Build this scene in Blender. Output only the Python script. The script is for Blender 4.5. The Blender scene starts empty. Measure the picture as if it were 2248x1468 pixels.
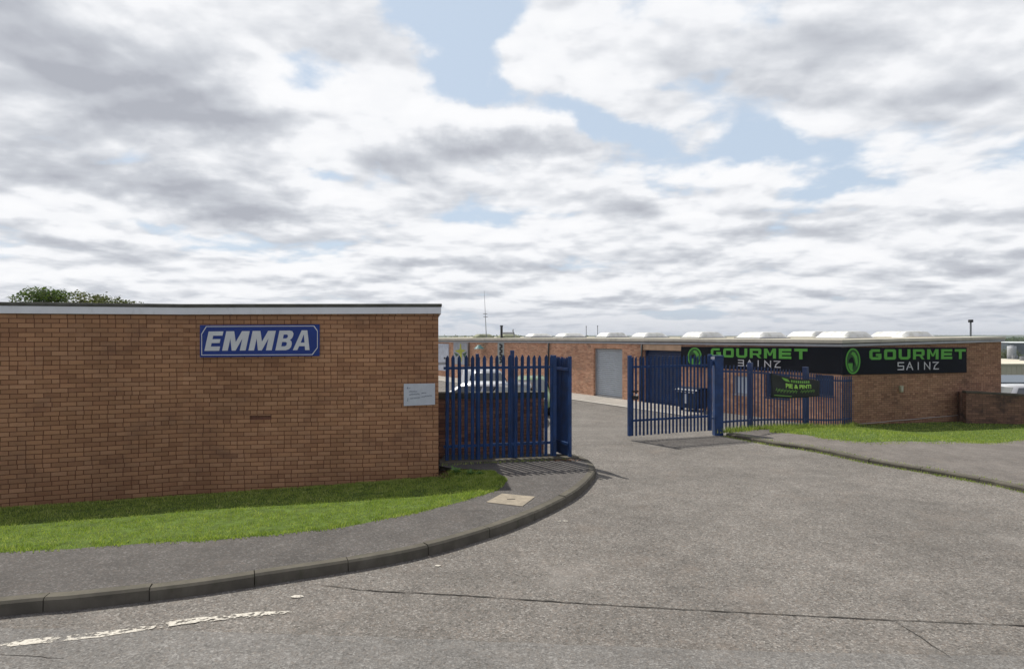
import bpy, bmesh, math, random
import numpy as np
from mathutils import Vector, noise, Matrix
random.seed(7); rng = np.random.default_rng(7)
R = math.radians
F = 1340.0; CX = 1124.0; CY = 734.0; E = 2.52      # focal length / centre of the photograph in pixels, eye height
scene = bpy.context.scene
C = scene.collection

# ------------------------------------------------------------------ camera
cd = bpy.data.cameras.new('camera'); cam = bpy.data.objects.new('camera', cd); C.objects.link(cam)
cd.sensor_width = 36; cd.lens = 36 * F / 2248.0; cd.clip_end = 20000; cd.clip_start = 0.05
cam.location = (0, 0, E); cam.rotation_euler = (R(90), 0, 0)
scene.camera = cam

# ------------------------------------------------------------------ world
SUNV = Vector((-0.43, 0.56, 1.0)).normalized()      # towards the sun
SUN_EL = math.asin(SUNV.z); SUN_AZ = math.atan2(SUNV.x, SUNV.y)
world = bpy.data.worlds.new("World"); scene.world = world; world.use_nodes = True
wt = world.node_tree; wt.nodes.clear()

class NT:
    """small helper for node trees"""
    def __init__(s, t): s.t = t
    def n(s, typ, **kw):
        nd = s.t.nodes.new(typ)
        for k, v in kw.items(): setattr(nd, k, v)
        return nd
    def put(s, sock, v):
        if isinstance(v, bpy.types.NodeSocket): s.t.links.new(v, sock)
        elif isinstance(v, (tuple, list)):
            sock.default_value = tuple(v) + ((1.0,) if len(sock.default_value) == 4 and len(v) == 3 else ())
        else:
            try: sock.default_value = v
            except TypeError: sock.default_value = (v,) * len(sock.default_value)
    def m(s, op, a, b=0.0, c=0.0, clamp=False):
        nd = s.n('ShaderNodeMath', operation=op); nd.use_clamp = clamp
        s.put(nd.inputs[0], a); s.put(nd.inputs[1], b); s.put(nd.inputs[2], c)
        return nd.outputs[0]
    def vm(s, op, a, b=(0, 0, 0)):
        nd = s.n('ShaderNodeVectorMath', operation=op)
        s.put(nd.inputs[0], a); s.put(nd.inputs[1], b)
        return nd.outputs['Value'] if op in ('DOT_PRODUCT', 'LENGTH') else nd.outputs[0]
    def sep(s, v):
        nd = s.n('ShaderNodeSeparateXYZ'); s.put(nd.inputs[0], v); return nd.outputs
    def comb(s, x, y, z):
        nd = s.n('ShaderNodeCombineXYZ'); s.put(nd.inputs[0], x); s.put(nd.inputs[1], y); s.put(nd.inputs[2], z); return nd.outputs[0]
    def noise(s, vec, scale, detail=4, rough=.5, dist=0.0, dim='3D', col=False):
        nd = s.n('ShaderNodeTexNoise', noise_dimensions=dim)
        if vec is not None: s.put(nd.inputs['Vector'], vec)
        nd.inputs['Scale'].default_value = scale; nd.inputs['Detail'].default_value = detail
        nd.inputs['Roughness'].default_value = rough; nd.inputs['Distortion'].default_value = dist
        return nd.outputs['Color' if col else 'Fac']
    def ss(s, v, lo, hi, a=0.0, b=1.0):
        nd = s.n('ShaderNodeMapRange', interpolation_type='SMOOTHSTEP')
        s.put(nd.inputs[0], v); s.put(nd.inputs[1], lo); s.put(nd.inputs[2], hi); s.put(nd.inputs[3], a); s.put(nd.inputs[4], b)
        return nd.outputs[0]
    def mix(s, f, a, b, mode='MIX'):
        nd = s.n('ShaderNodeMix', data_type='RGBA', blend_type=mode)
        s.put(nd.inputs[0], f); s.put(nd.inputs[6], a); s.put(nd.inputs[7], b)
        return nd.outputs[2]
    def ramp(s, f, stops):
        nd = s.n('ShaderNodeValToRGB'); s.put(nd.inputs[0], f)
        el = nd.color_ramp.elements
        while len(el) < len(stops): el.new(0.5)
        for e, (p, c) in zip(el, stops): e.position = p; e.color = tuple(c) + (1.0,)
        return nd.outputs[0]

w = NT(wt)
sky = w.n('ShaderNodeTexSky', sky_type='NISHITA'); sky.sun_disc = False
sky.sun_elevation = SUN_EL; sky.sun_rotation = SUN_AZ; sky.altitude = 100; sky.air_density = 1.0; sky.dust_density = 1.5; sky.ozone_density = 1.0
tc = w.n('ShaderNodeTexCoord').outputs['Generated']
dx, dy, dz = w.sep(tc)[:3]
zz = w.m('ADD', w.m('MAXIMUM', dz, 0.0), 0.17)
pl = w.comb(w.m('DIVIDE', dx, zz), w.m('DIVIDE', dy, zz), 0.0)          # a flat cloud deck seen in perspective
warp = w.noise(pl, 0.9, 3, .5, col=True)
sc_n = w.n('ShaderNodeVectorMath', operation='SCALE'); w.put(sc_n.inputs[0], w.vm('SUBTRACT', warp, (.5, .5, .5))); sc_n.inputs['Scale'].default_value = 0.32
plw = w.vm('ADD', pl, sc_n.outputs[0])
def deck(v): return w.noise(w.vm('MULTIPLY', v, (1.0, 1.15, 1.0)), 1.2, 8, .56, dim='2D')
def puffs(v):
    nd = w.n('ShaderNodeTexVoronoi', feature='F1', voronoi_dimensions='2D'); nd.inputs['Scale'].default_value = 3.3; nd.inputs['Detail'].default_value = 2; nd.inputs['Roughness'].default_value = .55
    w.put(nd.inputs['Vector'], v); return w.m('SUBTRACT', .45, nd.outputs['Distance'])
n1 = w.m('ADD', deck(plw), w.m('MULTIPLY', puffs(plw), .18))
up = w.vm('MULTIPLY', plw, (.955, .955, 1.0))                          # the same deck a little nearer the zenith: lit tops, dark bases
n1u = w.m('ADD', deck(up), w.m('MULTIPLY', puffs(up), .18))
emb = w.m('SUBTRACT', n1u, n1)
n2 = w.noise(w.vm('MULTIPLY', tc, (1, 1, 2.0)), 9.0, 7, .62)
# masses of cloud, placed by azimuth and elevation
az = w.m('ARCTAN2', dx, dy); el_ = w.m('ARCSINE', dz)
wz = w.noise(tc, 5.0, 6, .6, col=True); wzs = w.sep(wz)
az = w.m('ADD', az, w.m('MULTIPLY', w.m('SUBTRACT', wzs[0], .5), .22)); el_ = w.m('ADD', el_, w.m('MULTIPLY', w.m('SUBTRACT', wzs[1], .5), .10))
def blob(px, py, rx, ry, amp, rot=0.0):
    d = Vector(((px - CX) / F, 1.0, -(py - CY) / F)).normalized()
    a0 = math.atan2(d.x, d.y); e0 = math.asin(d.z)
    k = math.cos(math.atan((px - CX) / F)) ** 2
    sx = rx / F * k; sy = ry / F * math.cos(math.atan((px - CX) / F)) * math.cos(e0) ** 2
    u = w.m('SUBTRACT', az, a0); v = w.m('SUBTRACT', el_, e0)
    if rot:
        c_, s_ = math.cos(R(rot)), math.sin(R(rot))
        u, v = w.m('ADD', w.m('MULTIPLY', u, c_), w.m('MULTIPLY', v, s_)), w.m('SUBTRACT', w.m('MULTIPLY', v, c_), w.m('MULTIPLY', u, s_))
    q = w.m('ADD', w.m('POWER', w.m('ABSOLUTE', w.m('DIVIDE', u, sx)), 2.0), w.m('POWER', w.m('ABSOLUTE', w.m('DIVIDE', v, sy)), 2.0))
    return w.m('MULTIPLY', w.m('EXPONENT', w.m('MULTIPLY', q, -1.0)), amp)
BLOBS = [(230, 160, 430, 150, .30), (420, 250, 300, 70, .14), (60, 330, 160, 60, .06), (330, 415, 330, 50, .24), (560, 455, 180, 30, .12),
         (1010, 110, 150, 150, -.52, -30), (960, 20, 170, 60, -.34), (690, 130, 50, 60, -.16, -50), (560, 40, 150, 80, .22), (1280, 40, 120, 60, .16), (1060, 205, 110, 45, -.20, -20), (1340, 285, 130, 42, -.34, -22), (1700, 335, 150, 40, -.24, -18), (1790, 420, 110, 36, -.26), (1510, 190, 60, 20, -.14),
         (860, 425, 120, 36, -.24), (720, 385, 70, 16, -.20), (1010, 495, 150, 18, -.16), (230, 480, 120, 18, -.14),
         (770, 110, 170, 34, .30, -42), (640, 40, 60, 40, .14), (1080, 300, 230, 46, .28, 4), (1330, 425, 240, 36, .12),
         (1800, 110, 480, 110, .20), (1350, 120, 120, 60, .14), (1300, 200, 150, 30, .14, -8), (2150, 200, 220, 90, .12), (1600, 520, 360, 50, .10), (2130, 480, 260, 80, .12),
         (900, 565, 200, 40, .10), (700, 640, 1600, 60, .06), (600, 300, 200, 60, .16)]
SHADES = [(190, 165, 400, 125, .55), (470, 255, 260, 50, .36), (300, 398, 280, 38, .60), (560, 458, 170, 22, .50), (630, 412, 90, 22, .35), (1120, 335, 165, 32, .62), (900, 380, 120, 26, .40), (1390, 432, 100, 22, .38),
          (1750, 120, 420, 70, .46), (2150, 190, 180, 70, .32), (1600, 532, 260, 22, .42), (2090, 482, 200, 22, .42), (2100, 572, 260, 18, .48), (880, 578, 110, 14, .42), (1300, 592, 260, 15, .34), (1150, 575, 120, 12, .25),
          (180, 525, 200, 14, .25), (70, 330, 110, 36, .28), (680, 600, 200, 12, .30), (2000, 640, 300, 12, .25), (1500, 650, 300, 10, .22), (420, 560, 160, 12, .22),
          (620, 160, 110, 60, -.30, -40), (700, 330, 120, 30, -.30), (1150, 270, 150, 16, -.35), (740, 440, 60, 16, -.2), (1350, 180, 200, 40, -.25)]
def add_up(L):
    tot = None
    for b in L:
        q = blob(*b); tot = q if tot is None else w.m('ADD', tot, q)
    return tot
fld = w.m('ADD', w.m('ADD', w.m('MULTIPLY', w.m('SUBTRACT', n1, .5), 1.10), w.m('MULTIPLY', w.m('SUBTRACT', n2, .5), .46)), w.m('ADD', w.m('MULTIPLY', add_up(BLOBS), 1.1), .60))
cover = w.ss(fld, .25, .47)
n3 = w.noise(w.vm('ADD', w.vm('MULTIPLY', plw, (1.0, 1.5, 1.0)), (4, 7, 0)), 1.5, 5, .52, dim='2D')
sf = w.m('ADD', w.m('MULTIPLY', w.m('SUBTRACT', n3, .5), .85), w.m('ADD', w.m('MULTIPLY', add_up(SHADES), 1.05), .28))
sf = w.m('ADD', sf, w.m('MULTIPLY', w.m('SUBTRACT', n2, .5), .38))
sf = w.m('ADD', sf, w.m('MULTIPLY', emb, 1.7))
shade = w.ramp(sf, [(0.0, (.98, .985, 1.0)), (.24, (.93, .94, .965)), (.44, (.76, .78, .82)), (.66, (.60, .625, .675)), (.95, (.475, .495, .55)), (1.0, (.45, .47, .525))])
K = 10.0     # the cloud colours are radiances; the background runs at strength 0.1
blue = w.vm('ADD', w.vm('MULTIPLY', sky.outputs[0], (.20, .20, .20)), (4.9, 5.8, 6.9))
col = w.mix(cover, blue, w.vm('MULTIPLY', shade, (K, K, K)))
hz = w.ss(dz, 0.0, .07, .60, 0.0)
col = w.mix(hz, col, (5.0, 5.35, 6.1))
# unseen sky behind the camera and overhead dimmed to hold down the ambient fill
back = w.ss(dy, -.35, .45, .66, 1.0)
top = w.ss(dz, .5, .85, 1.0, .62)
col = w.vm('MULTIPLY', col, w.comb(w.m('MULTIPLY', back, top), w.m('MULTIPLY', back, top), w.m('MULTIPLY', w.m('ADD', w.m('MULTIPLY', back, .8), .2), top)))
bg = w.n('ShaderNodeBackground'); w.put(bg.inputs[0], col); bg.inputs[1].default_value = .1
wo = w.n('ShaderNodeOutputWorld'); wt.links.new(bg.outputs[0], wo.inputs[0])

# ------------------------------------------------------------------ sun
sd = bpy.data.lights.new('sun', 'SUN'); sun = bpy.data.objects.new('sun', sd); C.objects.link(sun)
sd.energy = 4.6; sd.angle = R(.6); sd.color = (1.0, .95, .87)
sun.rotation_euler = (-SUNV).to_track_quat('-Z', 'Y').to_euler(); sun.location = (-20, 20, 40)

scene.view_settings.view_transform = 'Standard'; scene.view_settings.look = 'None'
scene.view_settings.exposure = 0; scene.view_settings.gamma = 1; scene.view_settings.use_curve_mapping = False
scene.cycles.max_bounces = 6; scene.cycles.transparent_max_bounces = 8
scene.cycles.use_denoising = True

# ------------------------------------------------------------------ helpers
def tag(o, label=None, cat=None, group=None, kind=None):
    if label: o['label'] = label
    if cat: o['category'] = cat
    if group: o['group'] = group
    if kind: o['kind'] = kind
    return o
def thing(name, loc, label, cat, group=None, rz=0):
    o = bpy.data.objects.new(name, None); C.objects.link(o); o.empty_display_size = .2
    o.location = loc; o.rotation_euler = (0, 0, rz)
    return tag(o, label, cat, group)
class MB:
    def __init__(s): s.v = []; s.f = []
    def add(s, vs, fs):
        k = len(s.v); s.v += [tuple(p) for p in vs]; s.f += [tuple(i + k for i in f) for f in fs]; return s
    def quad(s, a, b, c, d): return s.add([a, b, c, d], [(0, 1, 2, 3)])
    def box(s, x0, y0, z0, x1, y1, z1):
        v = [(x0, y0, z0), (x1, y0, z0), (x1, y1, z0), (x0, y1, z0), (x0, y0, z1), (x1, y0, z1), (x1, y1, z1), (x0, y1, z1)]
        return s.add(v, [(0, 3, 2, 1), (4, 5, 6, 7), (0, 1, 5, 4), (1, 2, 6, 5), (2, 3, 7, 6), (3, 0, 4, 7)])
    def hexa(s, lo, hi):          # lo, hi: 4 points each, counter-clockwise
        return s.add(list(lo) + list(hi), [(3, 2, 1, 0), (4, 5, 6, 7), (0, 1, 5, 4), (1, 2, 6, 5), (2, 3, 7, 6), (3, 0, 4, 7)])
    def slab(s, a, b, th, z0a, z1a, z0b=None, z1b=None, off=0.0):
        """wall-like slab from a to b (xy), thickness th to the left of a->b, bottom/top heights at each end"""
        z0b = z0a if z0b is None else z0b; z1b = z1a if z1b is None else z1b
        a = Vector(a[:2]); b = Vector(b[:2]); d = (b - a).normalized(); n = Vector((-d.y, d.x))
        a0 = a + n * off; b0 = b + n * off; a1 = a + n * (off + th); b1 = b + n * (off + th)
        return s.hexa([(a0.x, a0.y, z0a), (b0.x, b0.y, z0b), (b1.x, b1.y, z0b), (a1.x, a1.y, z0a)],
                      [(a0.x, a0.y, z1a), (b0.x, b0.y, z1b), (b1.x, b1.y, z1b), (a1.x, a1.y, z1a)])
    def tube(s, pts, r, n=8, r2=None):
        pts = [Vector(p) for p in pts]; m = len(pts); k = len(s.v)
        for i, p in enumerate(pts):
            t = (pts[min(i + 1, m - 1)] - pts[max(i - 1, 0)]).normalized()
            u = t.cross(Vector((0, 0, 1)) if abs(t.z) < .9 else Vector((1, 0, 0))).normalized(); q = t.cross(u)
            rr = r if r2 is None else r + (r2 - r) * i / (m - 1)
            for j in range(n):
                a = 2 * math.pi * j / n; s.v.append(tuple(p + (u * math.cos(a) + q * math.sin(a)) * rr))
        for i in range(m - 1):
            for j in range(n):
                s.f.append((k + i * n + j, k + i * n + (j + 1) % n, k + (i + 1) * n + (j + 1) % n, k + (i + 1) * n + j))
        s.f.append(tuple(k + j for j in range(n))[::-1]); s.f.append(tuple(k + (m - 1) * n + j for j in range(n)))
        return s
    def grid(s, fn, nu, nv):
        k = len(s.v)
        for i in range(nu + 1):
            for j in range(nv + 1): s.v.append(tuple(fn(i / nu, j / nv)))
        for i in range(nu):
            for j in range(nv):
                a = k + i * (nv + 1) + j; s.f.append((a, a + nv + 1, a + nv + 2, a + 1))
        return s
    def xf(s, M): s.v = [tuple(M @ Vector(p)) for p in s.v]; return s
    def build(s, name, mat, parent=None, smooth=False, bevel=0, local=False, fix=True):
        me = bpy.data.meshes.new(name); o = bpy.data.objects.new(name, me)
        org = Vector((0, 0, 0))
        if parent is not None and not local:
            q = parent
            while q is not None: org += Vector(q.location); q = q.parent
        vs = s.v if org.length == 0 else [(p[0] - org.x, p[1] - org.y, p[2] - org.z) for p in s.v]
        if parent is None and not local and len(vs):
            a = np.array(vs); c0 = Vector((float(a[:, 0].mean()), float(a[:, 1].mean()), float(a[:, 2].min())))
            vs = [(p[0] - c0.x, p[1] - c0.y, p[2] - c0.z) for p in vs]; o.location = c0
        me.from_pydata(vs, [], s.f)
        if fix:
            bm = bmesh.new(); bm.from_mesh(me); bmesh.ops.recalc_face_normals(bm, faces=bm.faces); bm.to_mesh(me); bm.free()
        me.materials.append(mat)
        if smooth: me.polygons.foreach_set('use_smooth', [True] * len(me.polygons))
        C.objects.link(o); o.parent = parent
        if bevel:
            md = o.modifiers.new('bevel', 'BEVEL'); md.width = bevel; md.segments = 2; md.limit_method = 'ANGLE'
        return o
def dup(o, parent=None):
    c = o.copy(); C.objects.link(c); c.parent = parent
    for ch in [x for x in bpy.data.objects if x.parent == o]: dup(ch, c)
    return c
def ss(t): t = max(0.0, min(1.0, t)); return t * t * (3 - 2 * t)
def lerp(a, b, t): return a + (b - a) * t
def depth(X, Y):
    """how far the ground lies below the eye"""
    s0 = 14.5
    h = 2.52 + .68 * ss((Y - s0) / 7.5)
    hr = 2.52 + .70 * ss((Y - 8.5) / 12.5) if Y > 8.5 else 2.52
    h = lerp(h, hr, ss((X - 8.5) / 5.0))
    if Y > 24: h += 1.3 * ss((Y - 23) / 14) * ss((X - 14) / 8)
    return h
def G(X, Y): return E - depth(X, Y)
def V(X, Y, h): return Vector((X, Y, E - h))
def at(x, y, Y): return Vector(((x - CX) / F * Y, Y, E - (y - CY) / F * Y))
def gp(x, y, h):
    Y = F * h / (y - CY); return Vector(((x - CX) / F * Y, Y, E - h))
def gpt(x, y, off=0.0):
    lo, hi = 2.0, 60.0; Y = lo
    while Y < hi:
        X = (x - CX) / F * Y
        if (y - CY) / F * Y >= depth(X, Y) - off: break
        Y += .02
    X = (x - CX) / F * Y; return Vector((X, Y, G(X, Y) + off))
def catmull(pts, step):
    P = [Vector(p) for p in pts]; P = [P[0] * 2 - P[1]] + P + [P[-1] * 2 - P[-2]]; out = []
    for i in range(1, len(P) - 2):
        a, b, c, d = P[i - 1:i + 3]; n = max(1, int((c - b).length / .05))
        for k in range(n):
            t = k / n; out.append(.5 * ((2 * b) + (c - a) * t + (2 * a - 5 * b + 4 * c - d) * t * t + (3 * b - a - 3 * c + d) * t ** 3))
    out.append(P[-2]); return resample(out, step)
def resample(pts, step=None, n=None):
    L = [0.0]
    for a, b in zip(pts, pts[1:]): L.append(L[-1] + (b - a).length)
    n = n or max(1, round(L[-1] / step)); out = []; j = 0
    for i in range(n + 1):
        s_ = L[-1] * i / n
        while j < len(L) - 2 and L[j + 1] < s_: j += 1
        t = (s_ - L[j]) / max(1e-9, L[j + 1] - L[j]); out.append(pts[j].lerp(pts[j + 1], min(1, max(0, t))))
    return out
def normals2(pts):
    out = []
    for i in range(len(pts)):
        d = pts[min(i + 1, len(pts) - 1)] - pts[max(i - 1, 0)]; d = Vector((d.x, d.y)).normalized(); out.append(Vector((-d.y, d.x, 0)))
    return out

# ------------------------------------------------------------------ materials
def mat(name):
    m = bpy.data.materials.new(name); m.use_nodes = True; t = m.node_tree
    return m, NT(t), t.nodes['Principled BSDF']
def P_(b, nt, col=None, rough=None, metal=None, spec=None, bump=None, bstr=.3, bdist=.01):
    if col is not None: nt.put(b.inputs['Base Color'], col)
    if rough is not None: nt.put(b.inputs['Roughness'], rough)
    if metal is not None: b.inputs['Metallic'].default_value = metal
    if spec is not None: b.inputs['Specular IOR Level'].default_value = spec
    if bump is not None:
        bn = nt.n('ShaderNodeBump'); bn.inputs['Strength'].default_value = bstr; bn.inputs['Distance'].default_value = bdist
        nt.put(bn.inputs['Height'], bump); nt.t.links.new(bn.outputs[0], b.inputs['Normal'])
def simple(name, col, rough=.6, metal=0, var=.15, scale=3.0, spec=.4, dirt=None):
    """paint or plain stuff with a little uneven wear"""
    m, nt, b = mat(name)
    g = nt.n('ShaderNodeNewGeometry').outputs['Position']
    n = nt.noise(g, scale, 5, .6); k = nt.ss(n, .3, .75, 1 - var, 1 + var)
    c = nt.vm('MULTIPLY', tuple(col), nt.comb(k, k, k))
    if dirt:
        n2 = nt.noise(nt.vm('MULTIPLY', g, (1, 1, .35)), scale * 3, 6, .7); c = nt.mix(nt.ss(n2, .52, .78, 0, dirt[1]), c, dirt[0])
    P_(b, nt, c, nt.ss(n, .2, .8, rough - .08, rough + .1), metal, spec)
    return m
def brick(name, c1, c2, c3, mort, stain=(.05, .04, .035), stains=.5, pitch=.075, split=.22, big=1.0):
    m, nt, b = mat(name)
    ge = nt.n('ShaderNodeNewGeometry'); p = nt.sep(ge.outputs['Position']); nn = nt.sep(ge.outputs['True Normal'])
    u = nt.m('SUBTRACT', nt.m('MULTIPLY', p[1], nn[0]), nt.m('MULTIPLY', p[0], nn[1]))
    wob = nt.noise(ge.outputs['Position'], 1.1, 2, .5)
    v = nt.m('ADD', p[2], nt.m('MULTIPLY', nt.m('SUBTRACT', wob, .5), .012))
    rv = nt.m('DIVIDE', v, pitch); row = nt.m('FLOOR', rv); fv = nt.m('SUBTRACT', rv, row)
    wn0 = nt.n('ShaderNodeTexWhiteNoise', noise_dimensions='1D'); nt.put(wn0.inputs['W'], row)
    uu = nt.m('ADD', nt.m('ADD', nt.m('DIVIDE', u, .225), nt.m('MULTIPLY', nt.m('MODULO', nt.m('ABSOLUTE', row), 2.0), .5)), nt.m('MULTIPLY', wn0.outputs['Value'], .10))
    cu = nt.m('FLOOR', uu); fu = nt.m('SUBTRACT', uu, cu)
    wn = nt.n('ShaderNodeTexWhiteNoise', noise_dimensions='2D'); nt.put(wn.inputs['Vector'], nt.comb(cu, row, 0))
    sp = nt.m('LESS_THAN', wn.outputs['Value'], split)
    # split stretchers into two headers
    fu2 = nt.m('FRACT', nt.m('MULTIPLY', fu, 2.0)); half = nt.m('FLOOR', nt.m('MULTIPLY', fu, 2.0))
    fx = nt.m('ADD', nt.m('MULTIPLY', nt.m('SUBTRACT', 1.0, sp), fu), nt.m('MULTIPLY', sp, fu2))
    wd = nt.m('SUBTRACT', .225, nt.m('MULTIPLY', sp, .1125))
    du = nt.m('MULTIPLY', nt.m('MINIMUM', fx, nt.m('SUBTRACT', 1.0, fx)), wd)
    dv = nt.m('MULTIPLY', nt.m('MINIMUM', fv, nt.m('SUBTRACT', 1.0, fv)), pitch)
    d = nt.m('MINIMUM', du, dv)
    rough_n = nt.noise(ge.outputs['Position'], 60, 3, .6)
    d = nt.m('ADD', d, nt.m('MULTIPLY', nt.m('SUBTRACT', rough_n, .5), .004))
    br = nt.ss(d, .0035, .0075)
    wn2 = nt.n('ShaderNodeTexWhiteNoise', noise_dimensions='3D'); nt.put(wn2.inputs['Vector'], nt.comb(cu, row, nt.m('MULTIPLY', nt.m('MULTIPLY', half, sp), 5.0)))
    r = wn2.outputs['Value']
    cb = nt.ramp(r, [(0, c3), (.08, c3), (.30, c1), (.60, c1), (.95, c2), (1, c2)])
    br2 = nt.n('ShaderNodeTexWhiteNoise', noise_dimensions='3D'); nt.put(br2.inputs['Vector'], nt.comb(row, cu, nt.m('MULTIPLY', half, sp)))
    k = nt.ss(br2.outputs['Value'], 0, 1, .90, 1.10); cb = nt.vm('MULTIPLY', cb, nt.comb(k, k, k))
    spk = nt.noise(ge.outputs['Position'], 130, 3, .7); k2 = nt.ss(spk, .25, .75, .82, 1.16); cb = nt.vm('MULTIPLY', cb, nt.comb(k2, k2, k2))
    col = nt.mix(br, mort, cb)
    st = nt.noise(nt.vm('MULTIPLY', ge.outputs['Position'], (1, 1, 1.3)), 1.3 * big, 6, .62, .4)
    col = nt.mix(nt.ss(st, .50, .72, 0, stains), col, stain)
    lt = nt.noise(nt.vm('ADD', ge.outputs['Position'], (7, 2, 4)), 1.9 * big, 6, .66, .3); col = nt.mix(nt.ss(lt, .56, .80, 0, .35), col, tuple(min(.7, x * 1.25 + .05) for x in c1))
    st2 = nt.noise(ge.outputs['Position'], .55, 3, .5); k3 = nt.ss(st2, .3, .7, .86, 1.14); col = nt.vm('MULTIPLY', col, nt.comb(k3, k3, k3))
    P_(b, nt, col, .9, 0, .25, nt.m('ADD', br, nt.m('MULTIPLY', spk, .25)), .55, .006)
    return m
M_brick = brick('brown_brick', (.405, .218, .116), (.430, .240, .134), (.350, .182, .098), (.125, .056, .031), (.14, .078, .056), .40)
M_brick_sunlit = brick('sunlit_orange_brick', (.56, .31, .195), (.62, .37, .245), (.44, .22, .14), (.42, .29, .21), (.22, .15, .11), .5)  # front wall brick: albedo raised, missing grazing sunlight put into the colour
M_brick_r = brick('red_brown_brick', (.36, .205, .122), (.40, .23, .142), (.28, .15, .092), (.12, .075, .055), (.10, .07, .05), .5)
M_brick_l = brick('mossy_brick', (.30, .15, .095), (.34, .185, .12), (.20, .10, .07), (.10, .065, .05), (.06, .045, .035), .6, split=.1)

def asphalt(name, base, light, dark, pink, big=1.0, spk=1.0):
    m, nt, b = mat(name)
    g = nt.n('ShaderNodeNewGeometry').outputs['Position']
    vo = nt.n('ShaderNodeTexVoronoi', feature='F1'); vo.inputs['Scale'].default_value = 56; nt.put(vo.inputs['Vector'], nt.vm('ADD', g, nt.vm('MULTIPLY', nt.noise(g, 30, 2, col=True), (.03, .03, .03))))
    cell = nt.sep(vo.outputs['Color'])
    c = nt.ramp(cell[0], [(0, dark), (.35, base), (.70, base), (.95, light), (1, light)])
    c = nt.mix(nt.ss(cell[1], .72, .95, 0, .5), c, pink)
    n2 = nt.noise(g, 75, 4, .7); k = nt.ss(n2, .28, .72, 1 - .40 * spk, 1 + .36 * spk); c = nt.vm('MULTIPLY', c, nt.comb(k, k, k))
    nb = nt.noise(g, .45 * big, 5, .62); k = nt.ss(nb, .3, .7, .86, 1.12); c = nt.vm('MULTIPLY', c, nt.comb(k, k, k))
    nm = nt.noise(nt.vm('ADD', g, (13, 5, 0)), 2.6 * big, 5, .65); k = nt.ss(nm, .3, .7, .88, 1.10); c = nt.vm('MULTIPLY', c, nt.comb(k, k, k))
    ns = nt.noise(nt.vm('ADD', g, (3, 31, 0)), 1.1, 6, .7); c = nt.mix(nt.ss(ns, .52, .74, 0, .35), c, pink)
    no = nt.noise(nt.vm('MULTIPLY', nt.vm('ADD', g, (41, 3, 0)), (.55, 1.3, 1)), .8 * big, 6, .7); c = nt.mix(nt.ss(no, .54, .70, 0, .40), c, tuple(x * .62 for x in base))
    nl = nt.noise(nt.vm('ADD', g, (9, 63, 0)), .7 * big, 6, .68); c = nt.mix(nt.ss(nl, .55, .75, 0, .35), c, light)
    P_(b, nt, c, .9, 0, .25, nt.m('ADD', vo.outputs['Distance'], nt.m('MULTIPLY', n2, .4)), .6, .006)
    return m
M_road = asphalt('road_asphalt', (.157, .147, .134), (.258, .243, .224), (.090, .083, .075), (.198, .164, .136))
M_patch = asphalt('road_patch_asphalt', (.166, .160, .151), (.235, .228, .216), (.115, .109, .102), (.19, .168, .147), 1.4, .8)
M_path = asphalt('pavement_asphalt', (.096, .090, .085), (.155, .147, .14), (.078, .074, .070), (.125, .105, .092), 1.6, .55)
M_path_r = asphalt('worn_pavement_asphalt', (.150, .137, .125), (.20, .185, .17), (.11, .10, .093), (.185, .155, .13), 1.6, .5)
M_conc = asphalt('apron_concrete', (.33, .31, .28), (.40, .38, .35), (.26, .245, .22), (.34, .29, .24), 1.2, .4)
M_kerb = simple('kerb_concrete', (.115, .106, .086), .9, 0, .22, 4, .2, ((.07, .075, .045), .65))
M_cover = simple('cover_concrete', (.31, .27, .21), .85, 0, .2, 9, .25, ((.15, .13, .10), .75))
M_coping = simple('mossy_coping', (.095, .090, .070), .9, 0, .3, 5, .2, ((.045, .055, .03), .6))
M_crack = simple('crack_tar', (.045, .042, .038), .9, 0, .1, 3, .1)
M_soil = simple('soil', (.075, .055, .04), .95, 0, .3, 8, .1, ((.04, .05, .02), .5))
M_white = simple('white_fascia_paint', (.78, .80, .83), .5, 0, .06, 2, .4, ((.30, .31, .30), .30))
M_felt = simple('mossy_felt', (.115, .115, .10), .9, 0, .25, 5, .2, ((.10, .10, .05), .7))
M_felt2 = simple('pale_roof_edge', (.52, .49, .42), .8, 0, .12, 2, .3, ((.30, .28, .20), .6))
M_roof = simple('roof_chippings', (.38, .36, .29), .95, 0, .15, 6, .2, ((.22, .24, .12), .5))
M_gfascia = simple('grey_fascia', (.36, .37, .39), .6, 0, .10, 2, .4, ((.16, .16, .15), .5))
M_dark = simple('dark_gap', (.02, .02, .022), .7)
M_blue = simple('navy_gate_paint', (.014, .050, .155), .48, 0, .28, 5, .4, ((.045, .055, .075), .65))
M_blue2 = simple('navy_fence_paint', (.025, .052, .145), .5, 0, .2, 4, .45, ((.05, .045, .06), .5))
M_bluesh = simple('navy_shutter_paint', (.014, .032, .095), .45, 0, .15, 3, .5)
M_shut = simple('galvanised_shutter', (.42, .46, .50), .38, .35, .08, 2.5, .5, ((.28, .30, .31), .35))
M_steel = simple('galvanised_steel', (.45, .46, .47), .4, .6, .1, 8)
M_black = simple('black_plastic', (.018, .018, .02), .5)
M_board = simple('black_sign_board', (.010, .012, .018), .7, 0, .25, 1.5, .12)
M_green = simple('green_lettering', (.095, .37, .05), .5, 0, .08, 5)
M_lime = simple('bright_lime_print', (.20, .48, .07), .5)
M_green2 = simple('dark_green_print', (.02, .085, .02), .5, 0, .3, 8)
M_glet = simple('pale_grey_lettering', (.58, .585, .62), .5, 0, .08, 5)
M_sblue = simple('blue_sign_enamel', (.006, .036, .235), .35, 0, .10, 3)
M_sgrey = simple('grey_sign_lettering', (.66, .68, .70), .5, 0, .06, 4)
M_noticew = simple('notice_board_white', (.56, .60, .65), .4, 0, .05, 6, .4, ((.45, .43, .36), .25))
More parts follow.
